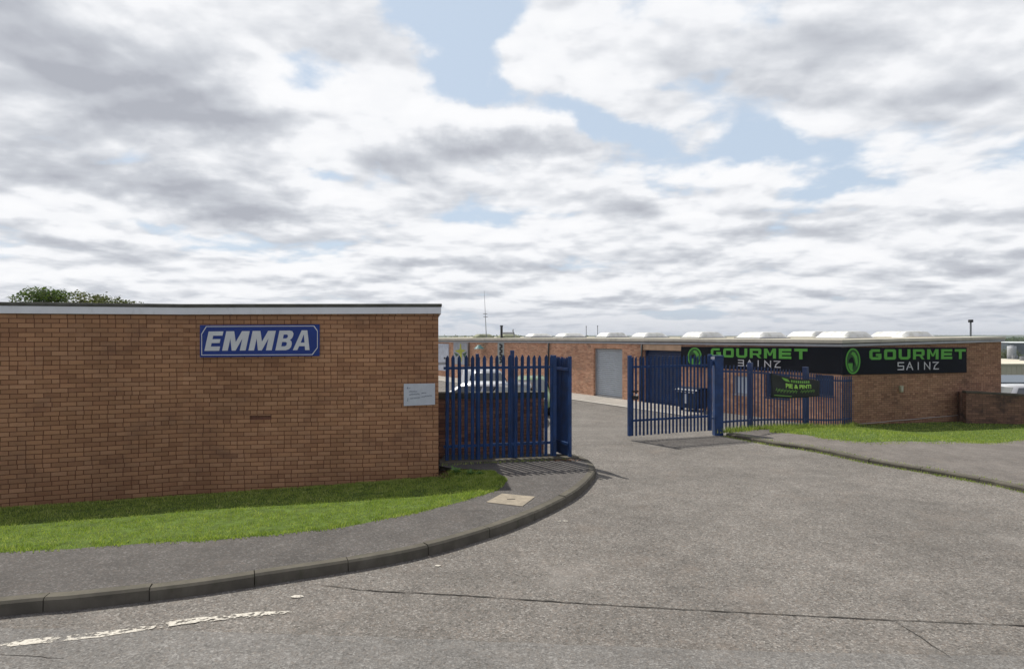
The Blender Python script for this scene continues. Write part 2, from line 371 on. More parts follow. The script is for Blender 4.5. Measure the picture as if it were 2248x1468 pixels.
M_ink = simple('faded_ink', (.12, .15, .20), .6, 0, .3, 30)
M_dome, nt, b = mat('white_rooflight_plastic')
g = nt.n('ShaderNodeNewGeometry').outputs['Position']
P_(b, nt, nt.mix(nt.ss(nt.noise(g, 4, 6, .65), .42, .70, 0, .6), (.72, .73, .71), (.46, .46, .38)), .35, 0, .5)
M_domemoss = simple('mossy_rooflight_plastic', (.30, .32, .22), .7, 0, .3, 3, .3, ((.08, .09, .04), .8))
M_paintw, nt, b = mat('worn_white_paint')
g = nt.n('ShaderNodeNewGeometry').outputs['Position']
P_(b, nt, nt.mix(nt.ss(nt.noise(g, 40, 3, .6), .4, .7), (.60, .57, .50), (.42, .39, .34)), .8, 0, .3)
wear = nt.ss(nt.m('ADD', nt.m('MULTIPLY', nt.noise(g, 16, 5, .7), .7), nt.m('MULTIPLY', nt.noise(g, 2.2, 3, .6), .45)), .545, .62)
tr = nt.n('ShaderNodeBsdfTransparent'); mx = nt.n('ShaderNodeMixShader')
nt.t.links.new(wear, mx.inputs[0]); nt.t.links.new(b.outputs[0], mx.inputs[1]); nt.t.links.new(tr.outputs[0], mx.inputs[2])
nt.t.links.new(mx.outputs[0], nt.t.nodes['Material Output'].inputs[0])
def leafmat(name, cols, trans=.35, scale=1.5):
    m, nt, b = mat(name)
    ob = nt.n('ShaderNodeNewGeometry')
    r = ob.outputs['Random Per Island']
    n = nt.noise(ob.outputs['Position'], scale, 4, .6)
    k = nt.m('ADD', nt.m('MULTIPLY', r, .6), nt.m('MULTIPLY', nt.m('SUBTRACT', n, .5), 1.2), clamp=False)
    st = [(i / (len(cols) - 1), c) for i, c in enumerate(cols)]
    c = nt.ramp(nt.m('ADD', k, .2), st)
    P_(b, nt, c, .6, 0, .3)
    tl = nt.n('ShaderNodeBsdfTranslucent'); nt.put(tl.inputs[0], nt.vm('MULTIPLY', c, (1.2, 1.4, .7)))
    mx = nt.n('ShaderNodeMixShader'); mx.inputs[0].default_value = trans
    nt.t.links.new(b.outputs[0], mx.inputs[1]); nt.t.links.new(tl.outputs[0], mx.inputs[2])
    nt.t.links.new(mx.outputs[0], nt.t.nodes['Material Output'].inputs[0])
    return m
M_grass = leafmat('grass_blades', [(.11, .17, .034), (.225, .30, .058), (.37, .43, .10), (.56, .56, .25)], .32, 5.0)
M_turf = simple('turf_base', (.09, .135, .03), .95, 0, .35, 9, .1, ((.10, .14, .035), .5))
M_leaf = leafmat('tree_leaves', [(.025, .05, .012), (.05, .09, .02), (.09, .13, .03), (.13, .15, .045)], .3, 1.2)
M_leaf2 = leafmat('olive_leaves', [(.045, .06, .018), (.08, .095, .03), (.12, .125, .04), (.16, .15, .06)], .3, 1.2)
M_weed = leafmat('weed_leaves', [(.06, .13, .03), (.12, .22, .06), (.22, .32, .14)], .3, 6)
M_litter = leafmat('dead_leaves', [(.09, .045, .025), (.17, .085, .05), (.10, .10, .04)], .1, 9)
M_bark = simple('bark', (.09, .07, .05), .95, 0, .3, 12, .1)
M_field, nt, b = mat('valley_ground')
g = nt.n('ShaderNodeNewGeometry').outputs['Position']
vo = nt.n('ShaderNodeTexVoronoi', feature='F1'); vo.inputs['Scale'].default_value = .004; nt.put(vo.inputs['Vector'], g)
c = nt.ramp(nt.sep(vo.outputs['Color'])[0], [(0, (.035, .06, .022)), (.4, (.06, .095, .035)), (.7, (.10, .12, .05)), (1, (.05, .07, .03))])
n_ = nt.noise(g, .02, 6, .7); c = nt.mix(nt.ss(n_, .45, .62, 0, .8), c, (.025, .042, .02)); P_(b, nt, c, .95, 0, .1)
def glass(name, col=(.02, .025, .03), rough=.06):
    m, nt, b = mat(name); P_(b, nt, col, rough, 0, .8); return m
M_glass = glass('dark_car_glass', (.09, .10, .105), .12); M_win = glass('window_glass', (.10, .12, .14))
M_winpale = simple('pale_window_blind', (.52, .60, .68), .4, 0, .12, 3)
def paint(name, col, metal=.3, rough=.3):
    m, nt, b = mat(name); P_(b, nt, col, rough, metal, .5); b.inputs['Coat Weight'].default_value = .6; b.inputs['Coat Roughness'].default_value = .08; return m
M_silver = paint('silver_car_paint', (.62, .63, .65), .5); M_whitecar = paint('white_car_paint', (.75, .76, .78), 0); M_darkcar = paint('dark_car_paint', (.03, .025, .028)); M_greencar = paint('green_car_paint', (.10, .17, .05), .1)
M_tyre = simple('tyre_rubber', (.02, .02, .02), .85); M_rim = simple('wheel_rim', (.45, .46, .47), .3, .8)
M_lamp = glass('lamp_lens', (.55, .56, .58), .1); M_lampr = glass('tail_lamp', (.30, .015, .01), .15)
M_plate = simple('number_plate_plain', (.6, .58, .3), .4)
M_cream = simple('cream_cladding', (.50, .46, .36), .6, 0, .06, .2); M_creamr = simple('cream_roof', (.62, .57, .45), .6, 0, .08, .05); M_slate = simple('slate_roof', (.09, .11, .13), .6, 0, .1, .2)

# ------------------------------------------------------------------ terrain
def far_h(X, Y):
    h = depth(X, Y) + .35
    h += lerp(9.0, 8.0, ss((X - 14) / 8)) * ss((Y - 42) / 150.0)
    r = math.hypot(X, Y)
    if r > 900:
        base = ss((r - 900) / 1500.0)
        top = 6.0 + 5.0 * noise.noise(Vector((X * .0011, Y * .0008, 3.0))) - .0012 * max(0, abs(X) - 500)
        h = lerp(h, max(-2.0, top), base)
    return h
ys = [-60, -30, -14, -8, -3, 0, 3, 5, 8, 10, 12, 14, 16, 18, 20, 22, 24, 27, 30, 35, 40, 48, 55, 65, 80, 100, 125, 155, 190, 230, 300, 400, 550, 750, 900, 1050, 1200, 1400, 1600, 1850, 2100, 2400, 2700, 3100, 3600]
xs = sorted(set([-4200, -3400, -2600] + [i * 90 for i in range(-24, 25)] + [-70, -50, -35, -25, -18, -12, -8, -4, 0, 4, 8, 12, 16, 20, 25, 32, 42, 55, 70] + [2600, 3400, 4200]))
m_ = MB(); nx = len(xs)
for y in ys:
    for x in xs: m_.v.append((x, y, E - far_h(x, y)))
for j in range(len(ys) - 1):
    for i in range(nx - 1):
        a = j * nx + i; m_.f.append((a, a + 1, a + nx + 1, a + nx))
tag(m_.build('ground', M_field, smooth=True), kind='structure')

# ---- left building corner points (eye-relative heights)
W0 = Vector((-8.086, 9.64)); KK = Vector((-5.66, 10.50)); RR = Vector((-1.338, 11.10))
WM = W0 + (W0 - KK).normalized() * 5.0
# ---- kerb
kpx = [(0, 1353), (150, 1340), (408, 1310), (593, 1282), (797, 1250), (950, 1218), (1100, 1172), (1200, 1130), (1270, 1090), (1303, 1056), (1308, 1040)]
kp = [gp(x, y, 2.52) for x, y in kpx] + [Vector((1.50, 11.6, 0)), Vector((1.36, 12.1, 0))]
kp = [Vector((-14, 2.9, 0)), Vector((-9, 4.25, 0))] + kp
kc = catmull(kp, .915 / 4)
kn = normals2(kc)
KH = .125
def kerb(line, nrm, side, height, name, base_fn):
    m = MB(); st = 4
    for s0 in range(0, len(line) - 1, st):
        idx = list(range(s0, min(s0 + st, len(line) - 1) + 1))
        hj = random.uniform(-.006, .006); dj = random.uniform(-.006, .006)
        rows = []
        for q, i in enumerate(idx):
            p = line[i]; n = nrm[i] * side
            if q == 0: p = p.lerp(line[idx[1]], .018)
            if q == len(idx) - 1: p = p.lerp(line[idx[-2]], .018)
            z = base_fn(p) ; zt = z + height + hj
            rows.append([p + n * (dj) + Vector((0, 0, z - .12 - p.z)), p + n * (dj + .008) + Vector((0, 0, zt - .022 - p.z)), p + n * (dj + .030) + Vector((0, 0, zt - p.z)), p + n * (.128) + Vector((0, 0, zt - p.z)), p + n * (.128) + Vector((0, 0, z - .12 - p.z))])
        k = len(m.v)
        for r in rows: m.v += [tuple(x) for x in r]
        for a in range(len(rows) - 1):
            for b_ in range(4): m.f.append((k + a * 5 + b_, k + a * 5 + b_ + 1, k + (a + 1) * 5 + b_ + 1, k + (a + 1) * 5 + b_))
        m.f.append(tuple(k + j for j in range(5))); m.f.append(tuple(k + (len(rows) - 1) * 5 + j for j in range(5)))
    return tag(m.build(name, M_kerb), kind='structure')
kerb(kc, kn, 1, KH, 'kerb', lambda p: 0.0)
# right kerb
rpx = [(1593, 958), (1690, 977), (1787, 991), (1903, 1016), (2058, 1043), (2174, 1064), (2248, 1080)]
rp = [gpt(x, y) for x, y in rpx] + [Vector((8.62, 9.05, 0)), Vector((9.6, 8.1, 0)), Vector((12, 7.2, 0)), Vector((18, 6.5, 0)), Vector((34, 5.8, 0))]
rp = [Vector((p.x, p.y, 0)) for p in rp]
rc = catmull(rp, .915 / 4); rn = normals2(rc)
RK = .085
kerb(rc, rn, 1, RK, 'kerb', lambda p: G(p.x, p.y))

# ---- road: flat street and mouth of the entrance, then the sloping yard
def fill(pts, name, m, z=None, kind='structure', world=True):
    bm = bmesh.new(); vs = [bm.verts.new(p) for p in pts]; es = [bm.edges.new((vs[i], vs[(i + 1) % len(vs)])) for i in range(len(vs))]
    bmesh.ops.triangle_fill(bm, use_beauty=True, use_dissolve=False, edges=es)
    bmesh.ops.recalc_face_normals(bm, faces=bm.faces)
    if sum(f.normal.z for f in bm.faces) < 0: bmesh.ops.reverse_faces(bm, faces=bm.faces)
    me = bpy.data.meshes.new(name); bm.to_mesh(me); bm.free(); me.materials.append(m)
    o = bpy.data.objects.new(name, me); C.objects.link(o); return tag(o, kind=kind)
out = [Vector((-40, -14, 0)), Vector((40, -14, 0)), Vector((40, 6.0, 0))]
out += [Vector((p.x, p.y, 0)) + n * .05 for p, n in list(zip(rc, rn))[::-1] if p.y < 13.9]
out += [Vector((9.6, 14, 0)) if False else Vector((6.0, 14.0, 0)), Vector((-6, 14.0, 0)), Vector((-6, 12.35, 0)), Vector((1.30, 12.35, 0))]
out += [Vector((p.x, p.y, 0)) + n * .05 for p, n in list(zip(kc, kn))[::-1]]
out += [Vector((-40, 2.0, 0))]
for p in out: p.z = 0
fill(out, 'road', M_road)
m_ = MB(); gx = [-34 + i * 1.0 for i in range(85)]; gy = [14 + i * .6 for i in range(84)]
for y in gy:
    for x in gx: m_.v.append((x, y, G(x, y)))
for j in range(len(gy) - 1):
    for i in range(len(gx) - 1):
        if (gx[i] < -3 and gy[j] < 17) or (gx[i] > 20 and gy[j] > 46): continue
        a = j * len(gx) + i; m_.f.append((a, a + 1, a + len(gx) + 1, a + len(gx)))
tag(m_.build('yard', M_road, smooth=True), kind='structure')
# the resurfaced strip across the front of the picture
pt = [gp(x, y, 2.52) for x, y in [(-700, 1362), (0, 1378), (420, 1385), (800, 1397), (1200, 1413), (1700, 1431), (2248, 1440), (3200, 1446)]]
pt = [Vector((p.x, p.y, .004)) for p in resample(pt, .12)]
for p in pt: p.y += .02 * noise.noise(Vector((p.x * 3, 0, 0)))
fill(pt + [Vector((30, -2.5, .004)), Vector((-30, -2.5, .004))], 'road_patch', M_patch)
def strip(px, wd, name, m, z=.006, jit=.4, h=2.52, step=.06, kind='structure'):
    ln = resample(catmull([gp(x, y, h) for x, y in px], .1), step); nr = normals2(ln); mm = MB(); k = 0
    L_, R_ = [], []
    for i, (p, n) in enumerate(zip(ln, nr)):
        w_ = wd * (1 + jit * noise.noise(Vector((i * .35, 3.1, 0)))) * min(1, .25 + i * .2, .25 + (len(ln) - 1 - i) * .2)
        o = n * (.012 * noise.noise(Vector((i * .5, 8.1, 0))))
        L_.append(p + n * w_ / 2 + o + Vector((0, 0, z))); R_.append(p - n * w_ / 2 + o + Vector((0, 0, z)))
    mm.v = [tuple(x) for x in L_ + R_]; q = len(L_)
    mm.f = [(i, i + 1, q + i + 1, q + i) for i in range(q - 1)]
    return mm
cr = strip([(705, 1284), (740, 1288), (820, 1297), (1000, 1306), (1150, 1316), (1400, 1332), (1700, 1348), (1960, 1361), (2248, 1373), (2700, 1392)], .013, '', None, jit=1.6)
for l_ in [[(1965, 1364), (2010, 1392), (2060, 1425), (2085, 1442)], [(1500, 1092), (1530, 1093), (1560, 1093)], [(0, 1437), (60, 1440), (140, 1446)]]:
    c2 = strip(l_, .010, '', None, jit=.8); cr.add(c2.v, c2.f)
tag(cr.build('road_crack', M_crack, fix=False), kind='structure')
mk = strip([(-300, 1452), (-60, 1428), (60, 1410), (180, 1398), (290, 1384), (370, 1370), (450, 1360), (540, 1351), (650, 1343)], .095, '', None, z=.008, jit=.35)
for (x, y, a, b_) in [(650, 1310, .07, .018), (1238, 1144, .07, .014), (962, 1242, .04, .010)]:
    p = gp(x, y, 2.52); mm = MB(); n_ = 9
    mm.v = [(p.x + a * math.cos(2 * math.pi * i / n_) * random.uniform(.7, 1.1), p.y + b_ * 2.2 * math.sin(2 * math.pi * i / n_) * random.uniform(.6, 1.1), .008) for i in range(n_)]; mm.f = [tuple(range(n_))]
    mk.add(mm.v, mm.f)
tag(mk.build('road_markings', M_paintw, fix=False), kind='structure')

# ---- left verge and pavement
epx = [(0, 1211), (160, 1201), (319, 1190), (478, 1182), (600, 1172), (778, 1150), (920, 1122), (1027, 1094), (1095, 1072), (1113, 1052)]
edge = [Vector((-15.5, 4.6, E - 2.39)), Vector((-10, 5.75, E - 2.39))] + [gp(x, y, 2.39) for x, y in epx]
inner = [V(WM.x, WM.y, 2.76), V(W0.x, W0.y, 2.76), V(KK.x, KK.y, 2.80), V(RR.x, RR.y, 2.60), gp(990, 1032, 2.44), gp(1085, 1034, 2.41)]
N_ = 90
ed = resample(catmull(edge, .1), n=N_)
for p in ed: p.y += .05 * noise.noise(Vector((p.x * 2.1, 7, 0))) + .03 * noise.noise(Vector((p.x * 7, 2, 0)))
inn = []
# pair each edge point with the wall point straight behind it
il = resample(inner, .05)
for i, p in enumerate(ed):
    t = i / N_
    if i < N_ * .80:
        cand = min(il, key=lambda q: abs((q.x - p.x) - (-.10) * (q.y - p.y)))
    else: cand = None
    inn.append(cand)
last = max(i for i, c in enumerate(inn) if c is not None)
li = min(range(len(il)), key=lambda j: (il[j] - inn[last]).length)
for i in range(last + 1, len(ed)): inn[i] = il[min(len(il) - 1, int(lerp(li, len(il) - 1, (i - last) / (len(ed) - 1 - last))))]
def verge(u, v):
    x = u * N_; i = min(N_ - 1, int(x)); f = x - i
    a = inn[i].lerp(inn[i + 1], f); b_ = ed[i].lerp(ed[i + 1], f)
    p = a.lerp(b_, v); p.z = lerp(a.z, b_.z, v ** .62) + .006 * noise.noise(Vector((p.x * 4, p.y * 4, 0)))
    return p
m_ = MB().grid(lambda u, v: verge(u, v) - (Vector((0, 0, .0)) if 0 < v < 1 else Vector((0, 0, .03))), N_, 16)
tag(m_.build('grass_verge', M_turf, smooth=True), kind='structure')
def blades(n, fn, name, m, hmin, hmax, wd=.007, lean=.5):
    vs = np.zeros((n * 3, 3), dtype=np.float32)
    for i in range(n):
        p = fn(); h = random.uniform(hmin, hmax) * (1 + .5 * noise.noise(Vector((p.x * 2.3, p.y * 2.3, 0)))); a = random.uniform(0, 6.283); w_ = wd * random.uniform(.6, 1.3)
        dx, dy = math.cos(a) * w_, math.sin(a) * w_; la = random.uniform(0, 6.283); ll = h * lean * random.random()
        vs[i * 3] = (p.x - dx, p.y - dy, p.z - .01); vs[i * 3 + 1] = (p.x + dx, p.y + dy, p.z - .01); vs[i * 3 + 2] = (p.x + math.cos(la) * ll, p.y + math.sin(la) * ll, p.z + h)
    me = bpy.data.meshes.new(name); me.from_pydata(vs.tolist(), [], [(3 * i, 3 * i + 1, 3 * i + 2) for i in range(n)]); me.materials.append(m)
    o = bpy.data.objects.new(name, me); C.objects.link(o); return tag(o, kind='stuff')
def rv():
    u = random.uniform(.12, 1); v = random.random()
    if random.random() < .06: v = random.choice([random.uniform(0, .03), random.uniform(.97, 1.03)])
    p = verge(u, min(1, v))
    if noise.noise(Vector((p.x * 3.1, p.y * 3.1, 4))) < -.30 and random.random() < .75: return rv()
    if v > 1: p.y -= (v - 1) * 2.5; p.z = KH + .004
    return p
o = blades(95000, rv, 'grass', M_grass, .014, .042, .0055, 1.2); tag(o, 'bright green mown grass below the brown brick wall', 'grass')
# pavement (flat, kerb height above the road)
kin = [Vector((p.x, p.y, 0)) + n * .128 for p, n in zip(kc, kn)]
pv = [Vector((p.x, p.y, KH - .004)) for p in kin] + [Vector((1.05, 12.3, 0)), Vector((-1.36, 12.2, 0)), Vector((-1.36, 11.2, 0))]
pv += [Vector((inner[4].x, inner[4].y, 0)), Vector((inner[5].x, inner[5].y, 0))] + [Vector((p.x, p.y, 0)) for p in ed[::-1]]
for p in pv: p.z = KH - .004
fill(pv, 'pavement', M_path)
# concrete plinth under the fence
m_ = MB().slab((-1.34, 11.28), (1.30, 11.80), .30, .0, KH + .035, .0, KH + .03)
tag(m_.build('concrete_footing', M_kerb, bevel=.01), kind='structure')

# ---- right pavement and verge
F0 = Vector((5.28, 15.45)); F1 = Vector((11.83, 21.1))
Bc = Vector((11.30, 20.90)); Cc = Vector((18.19, 22.7)); LW0 = Vector((16.0, 21.5)); LW1 = Vector((30.0, 19.4))
kin2 = [Vector((p.x, p.y, 0)) + n * .128 for p, n in zip(rc, rn)]
backl = resample([Vector((F0.x + .2, F0.y + .1, 0)), Vector((F1.x, F1.y, 0)), Vector((LW0.x, LW0.y + .3, 0)), Vector((LW1.x, LW1.y, 0)), Vector((46, 17, 0))], n=60)
kr = resample(kin2, n=60)
def rpave(u, v, off=RK - .004):
    x = u * 60; i = min(59, int(x)); f = x - i
    p = kr[i].lerp(kr[i + 1], f).lerp(backl[i].lerp(backl[i + 1], f), v); p.z = G(p.x, p.y) + off; return p
tag(MB().grid(rpave, 60, 14).build('pavement', M_path_r, smooth=True), kind='structure')
gfr = [gpt(x, y, RK) for x, y in [(1690, 949), (1748, 951), (1815, 964), (1903, 973), (2058, 972), (2248, 966)]] + [Vector((18.5, 16.2, 0)), Vector((34, 13.5, 0))]
gfr = resample([Vector((p.x, p.y, 0)) for p in gfr], n=60)
gbk = resample([Vector((lerp(F0.x, F1.x, .30), lerp(F0.y, F1.y, .30), 0)), Vector((F1.x, F1.y, 0)), Vector((LW0.x, LW0.y + .4, 0)), Vector((LW1.x, LW1.y, 0)), Vector((34, 18.8, 0))], n=60)
def rgrass(u, v):
    x = u * 60; i = min(59, int(x)); f = x - i
    p = gfr[i].lerp(gfr[i + 1], f).lerp(gbk[i].lerp(gbk[i + 1], f), v); p.z = G(p.x, p.y) + RK + (.012 if v > .02 else -.01); return p
tag(MB().grid(rgrass, 60, 10).build('grass_verge', M_turf, smooth=True), kind='structure')
def rgv():
    p = rgrass(random.random() ** 1.2, random.uniform(-.04, 1))
    if noise.noise(Vector((p.x * 1.6, p.y * 2.2, 4))) < -.25 and random.random() < .8: return rgv()
    return p
o = blades(42000, rgv, 'grass', M_grass, .02, .05, .010, 1.0); tag(o, 'green grass between the worn pavement and the dark brick walls', 'grass')
def kw():
    i = random.randrange(0, min(len(rc) - 2, 62)); p = rc[i].lerp(rc[i + 1], random.random()); n = rn[i]
    q = p - n * abs(random.gauss(0, .045)) * (1 + 1.5 * max(0, noise.noise(Vector((p.x, p.y, 1))))) + (n * .14 if random.random() < .3 else Vector((0, 0, 0)))
    q.z = G(q.x, q.y) + (RK if (q - p).dot(n) > .1 else 0); return q
o = blades(3600, kw, 'weeds', M_grass, .015, .05, .007, 1.0); tag(o, 'grass and moss growing along the worn kerb', 'weeds')
def fw():
    t = random.random(); p = F0.lerp(F1, t) + Vector((random.gauss(.05, .12), random.gauss(-.12, .10))); return Vector((p.x, p.y, G(p.x, p.y) + RK))
o = blades(3000, fw, 'weeds', M_grass, .04, .16, .010, .6); tag(o, 'long weeds along the foot of the blue railings', 'weeds')
def fw2():
    t = random.random(); p = Vector((-1.3, 11.2)).lerp(Vector((1.1, 11.75)), t) + Vector((0, random.gauss(0, .03))); return Vector((p.x, p.y, KH))
o = blades(260, fw2, 'weeds', M_grass, .01, .05, .006, .7); tag(o, 'thin weeds along the concrete below the folded gate', 'weeds')
# dead leaves by the corner of the wall
m_ = MB()
for i in range(420):
    if i < 260: p = gp(random.gauss(985, 16), random.gauss(1040, 4), 2.45) ; p.z = .03 + .045 * random.random()
    else: p = Vector((random.gauss(1.0, .18), random.gauss(11.66, .05), KH + .006 * random.random()))
    a = random.uniform(0, 6.28); r_ = random.uniform(.012, .026); t = Matrix.Rotation(a, 3, 'Z') @ Matrix.Rotation(random.uniform(-.7, .7), 3, 'X')
    m_.add([p + t @ Vector(q) for q in [(-r_, 0, 0), (0, -r_ * .6, 0), (r_, 0, 0), (0, r_ * .6, 0)]], [(0, 1, 2, 3)])
tag(m_.build('fallen_leaves', M_litter, fix=False), 'brown fallen leaves at the corner of the brick wall and gate', 'leaves', kind='stuff')
def weed(x, y, h, label, n=14, s=.11):
    p = gp(x, y, h); m = MB()
    for i in range(n):
        a = 6.283 * i / n + random.uniform(-.3, .3); l = s * random.uniform(.7, 1.2); u = Vector((math.cos(a), math.sin(a), 0)); q = Vector((-u.y, u.x, 0)); k = random.uniform(.4, 1.1)
        b0 = p; c1 = p + u * l * .5 + Vector((0, 0, l * k * .7)); c2 = p + u * l + Vector((0, 0, l * k * .6)); w_ = l * .24
        m.add([b0, c1 - q * w_, c2, c1 + q * w_], [(0, 1, 2, 3)])
    return tag(m.build('weed_plant', M_weed, fix=False), label, 'plant', 'leafy weeds by the gate footing')
weed(1000, 1037, 2.40, 'pale leafy weed nearest the corner of the brick wall', 18, .13)
weed(1032, 1040, 2.40, 'small leafy weed in the grass left of another one', 12, .09)
weed(1054, 1041, 2.40, 'low weed on the grass nearest the fence shadow', 12, .08)
# manhole cover
cp = [gp(x, y, 2.52 - KH) for x, y in [(1067, 1102), (1102, 1083), (1175, 1090), (1147, 1111)]]
t = thing('manhole_cover', cp[0].lerp(cp[2], .5), 'buff concrete inspection cover set in the dark pavement', 'manhole cover')
m_ = MB().hexa([p + Vector((0, 0, -.02)) for p in cp], [p + Vector((0, 0, .006)) for p in cp]); m_.build('cover_plate', M_cover, t, bevel=.004)
c0 = cp[0].lerp(cp[2], .5) + Vector((.0, 0, .0065)); u = (cp[1] - cp[0]).normalized()
m_ = MB().add([c0 + Vector((-.06, -.018, 0)), c0 + Vector((.06, -.018, 0)), c0 + Vector((.06, .018, 0)), c0 + Vector((-.06, .018, 0))], [(0, 1, 2, 3)]); m_.build('key_hole', M_crack, t, fix=False)

# ------------------------------------------------------------------ wall with openings
def wall_open(m, a, b, z0, zta, ztb, ops, depth_=.22):
    """wall face from a to b (viewer on the right-hand side of a->b), openings (s0, s1, z0, z1) with reveals"""
    a = Vector(a[:2]); b = Vector(b[:2]); L = (b - a).length; d = (b - a) / L; n = Vector((-d.y, d.x))   # n points into the wall
    ss_ = sorted(set([0, L] + [v for o in ops for v in o[:2]])); zs = sorted(set([z0] + [v for o in ops for v in o[2:]]))
    def pt(s, z, k=0): q = a + d * s + n * k; return (q.x, q.y, z)
    for i in range(len(ss_) - 1):
        s0, s1 = ss_[i], ss_[i + 1]; t0 = lerp(zta, ztb, s0 / L); t1 = lerp(zta, ztb, s1 / L)
        for j in range(len(zs)):
            if j < len(zs) - 1: q0 = q1 = zs[j + 1]
            else: q0, q1 = t0, t1
            if any(o[0] <= s0 + 1e-6 and o[1] >= s1 - 1e-6 and o[2] <= zs[j] + 1e-6 and o[3] >= (q0 if j < len(zs) - 1 else 1e9) - 1e-6 for o in ops): continue
            m.quad(pt(s0, zs[j]), pt(s1, zs[j]), pt(s1, q1), pt(s0, q0))
    for o in ops:
        s0, s1, a0, a1 = o
        m.quad(pt(s0, a0), pt(s0, a1), pt(s0, a1, depth_), pt(s0, a0, depth_)); m.quad(pt(s1, a0, depth_), pt(s1, a1, depth_), pt(s1, a1), pt(s1, a0))
        m.quad(pt(s0, a1), pt(s1, a1), pt(s1, a1, depth_), pt(s0, a1, depth_)); m.quad(pt(s0, a0, depth_), pt(s1, a0, depth_), pt(s1, a0), pt(s0, a0))
    return pt

# ------------------------------------------------------------------ left building
lb = thing('brick_building', (-6, 12, G(-6, 14)), 'low brown brick building with a white fascia and a blue name board', 'building')
d2 = (RR - KK).normalized(); n2v = Vector((-d2.y, d2.x)); d1 = (KK - WM).normalized(); n1v = Vector((-d1.y, d1.x))
RB = RR + n2v * 7.0; WB = WM + n1v * 9.0
zt = {'M': E + .325, '0': E + .331, 'K': E + .353, 'R': E + .389}
m_ = MB(); zb = E - 3.1
L2 = (RR - KK).length
ab = at(575, 920, 10.8), at(599, 910, 10.8)
s_ab = ((at(552, 0, 1).x * 10.7) - KK.x)
wall_open(m_, WM, KK, zb, zt['M'], zt['K'], [])
zab = E - (916 - CY) / F * 10.7
wall_open(m_, KK, RR, zb, zt['K'], zt['R'], [(s_ab, s_ab + .365, zab - .037, zab + .038)], .03)
for a, b_, za, zb_ in ((RR, RB, 'R', 'R'), (RB, WB, 'R', 'M'), (WB, WM, 'M', 'M')):
    m_.quad((a.x, a.y, zb), (b_.x, b_.y, zb), (b_.x, b_.y, zt[zb_]), (a.x, a.y, zt[za]))
m_.build('wall', M_brick, lb)
pa = KK + d2 * s_ab + n2v * .03; pb = KK + d2 * (s_ab + .365) + n2v * .03
am = MB(); am.quad((pa.x, pa.y, zab - .037), (pb.x, pb.y, zab - .037), (pb.x, pb.y, zab + .038), (pa.x, pa.y, zab + .038))
for i in range(9):
    q = pa.lerp(pb, (i + .5) / 9); am.box(q.x - .004, q.y - .012, zab - .034, q.x + .004, q.y - .004, zab + .034)
am.build('air_brick', simple('terracotta', (.22, .105, .07), .9), lb)
def band(m, pts, lo, hi, o0, o1):
    """continuous moulding round a chain of (xy, z) points; offsets measured outwards"""
    P = [Vector(p[0]) for p in pts]; n = []
    for i in range(len(P)):
        ns = []
        if i > 0: d = (P[i] - P[i - 1]).normalized(); ns.append(Vector((d.y, -d.x)))
        if i < len(P) - 1: d = (P[i + 1] - P[i]).normalized(); ns.append(Vector((d.y, -d.x)))
        s_ = sum(ns, Vector((0, 0))); s_ = s_.normalized(); k = 1 / max(.3, s_.dot(ns[0])); n.append(s_ * k)
    k = len(m.v)
    for i, p in enumerate(P):
        z0 = pts[i][1] + (lo[i] if isinstance(lo, (list, tuple)) else lo); z1 = pts[i][1] + (hi[i] if isinstance(hi, (list, tuple)) else hi); a = p + n[i] * o1; b_ = p + n[i] * o0
        m.v += [(a.x, a.y, z0), (a.x, a.y, z1), (b_.x, b_.y, z1), (b_.x, b_.y, z0)]
    for i in range(len(P) - 1):
        for j in range(4): q = k + i * 4; m.f.append((q + j, q + (j + 1) % 4, q + 4 + (j + 1) % 4, q + 4 + j))
    m.f.append((k, k + 1, k + 2, k + 3)); q = k + (len(P) - 1) * 4; m.f.append((q, q + 1, q + 2, q + 3))
    return m
chain = [(WB, zt['M']), (WM, zt['M']), (KK, zt['K']), (RR, zt['R']), (RB, zt['R'])]
band(MB(), chain, -.012, .108, -.1, .048).build('fascia', M_white, lb, bevel=.004)
band(MB(), chain, .111, .168, -.25, .062).build('roof_edge', M_felt, lb, bevel=.012)
m_ = MB().add([(p.x, p.y, z + .13) for p, z in ((WM, zt['M']), (KK, zt['K']), (RR, zt['R']), (RB, zt['R']), (WB, zt['M']))], [(0, 1, 2, 3, 4)])
m_.build('roof', M_roof, lb)

# ------------------------------------------------------------------ flat lettering
def poly_mesh(polys, plane, name, m, parent, thick=.006, z0=.004):
    """polys: list of closed 2D outlines (holes allowed); plane(u, v, k) -> point"""
    cu = bpy.data.curves.new('tmp', 'CURVE'); cu.dimensions = '2D'; cu.fill_mode = 'BOTH'; cu.extrude = thick / 2
    for pl_ in polys:
        s_ = cu.splines.new('POLY'); s_.points.add(len(pl_) - 1); s_.use_cyclic_u = True
        for i, (x, y) in enumerate(pl_): s_.points[i].co = (x, y, 0, 1)
    to = bpy.data.objects.new('tmp', cu); C.objects.link(to)
    me = bpy.data.meshes.new_from_object(to.evaluated_get(bpy.context.evaluated_depsgraph_get()))
    bpy.data.objects.remove(to); bpy.data.curves.remove(cu)
    mm = MB(); mm.v = [tuple(plane(v.co.x, v.co.y, z0 + thick / 2 + v.co.z)) for v in me.vertices]; mm.f = [tuple(p.vertices) for p in me.polygons]
    bpy.data.meshes.remove(me)
    return mm.build(name, m, parent)
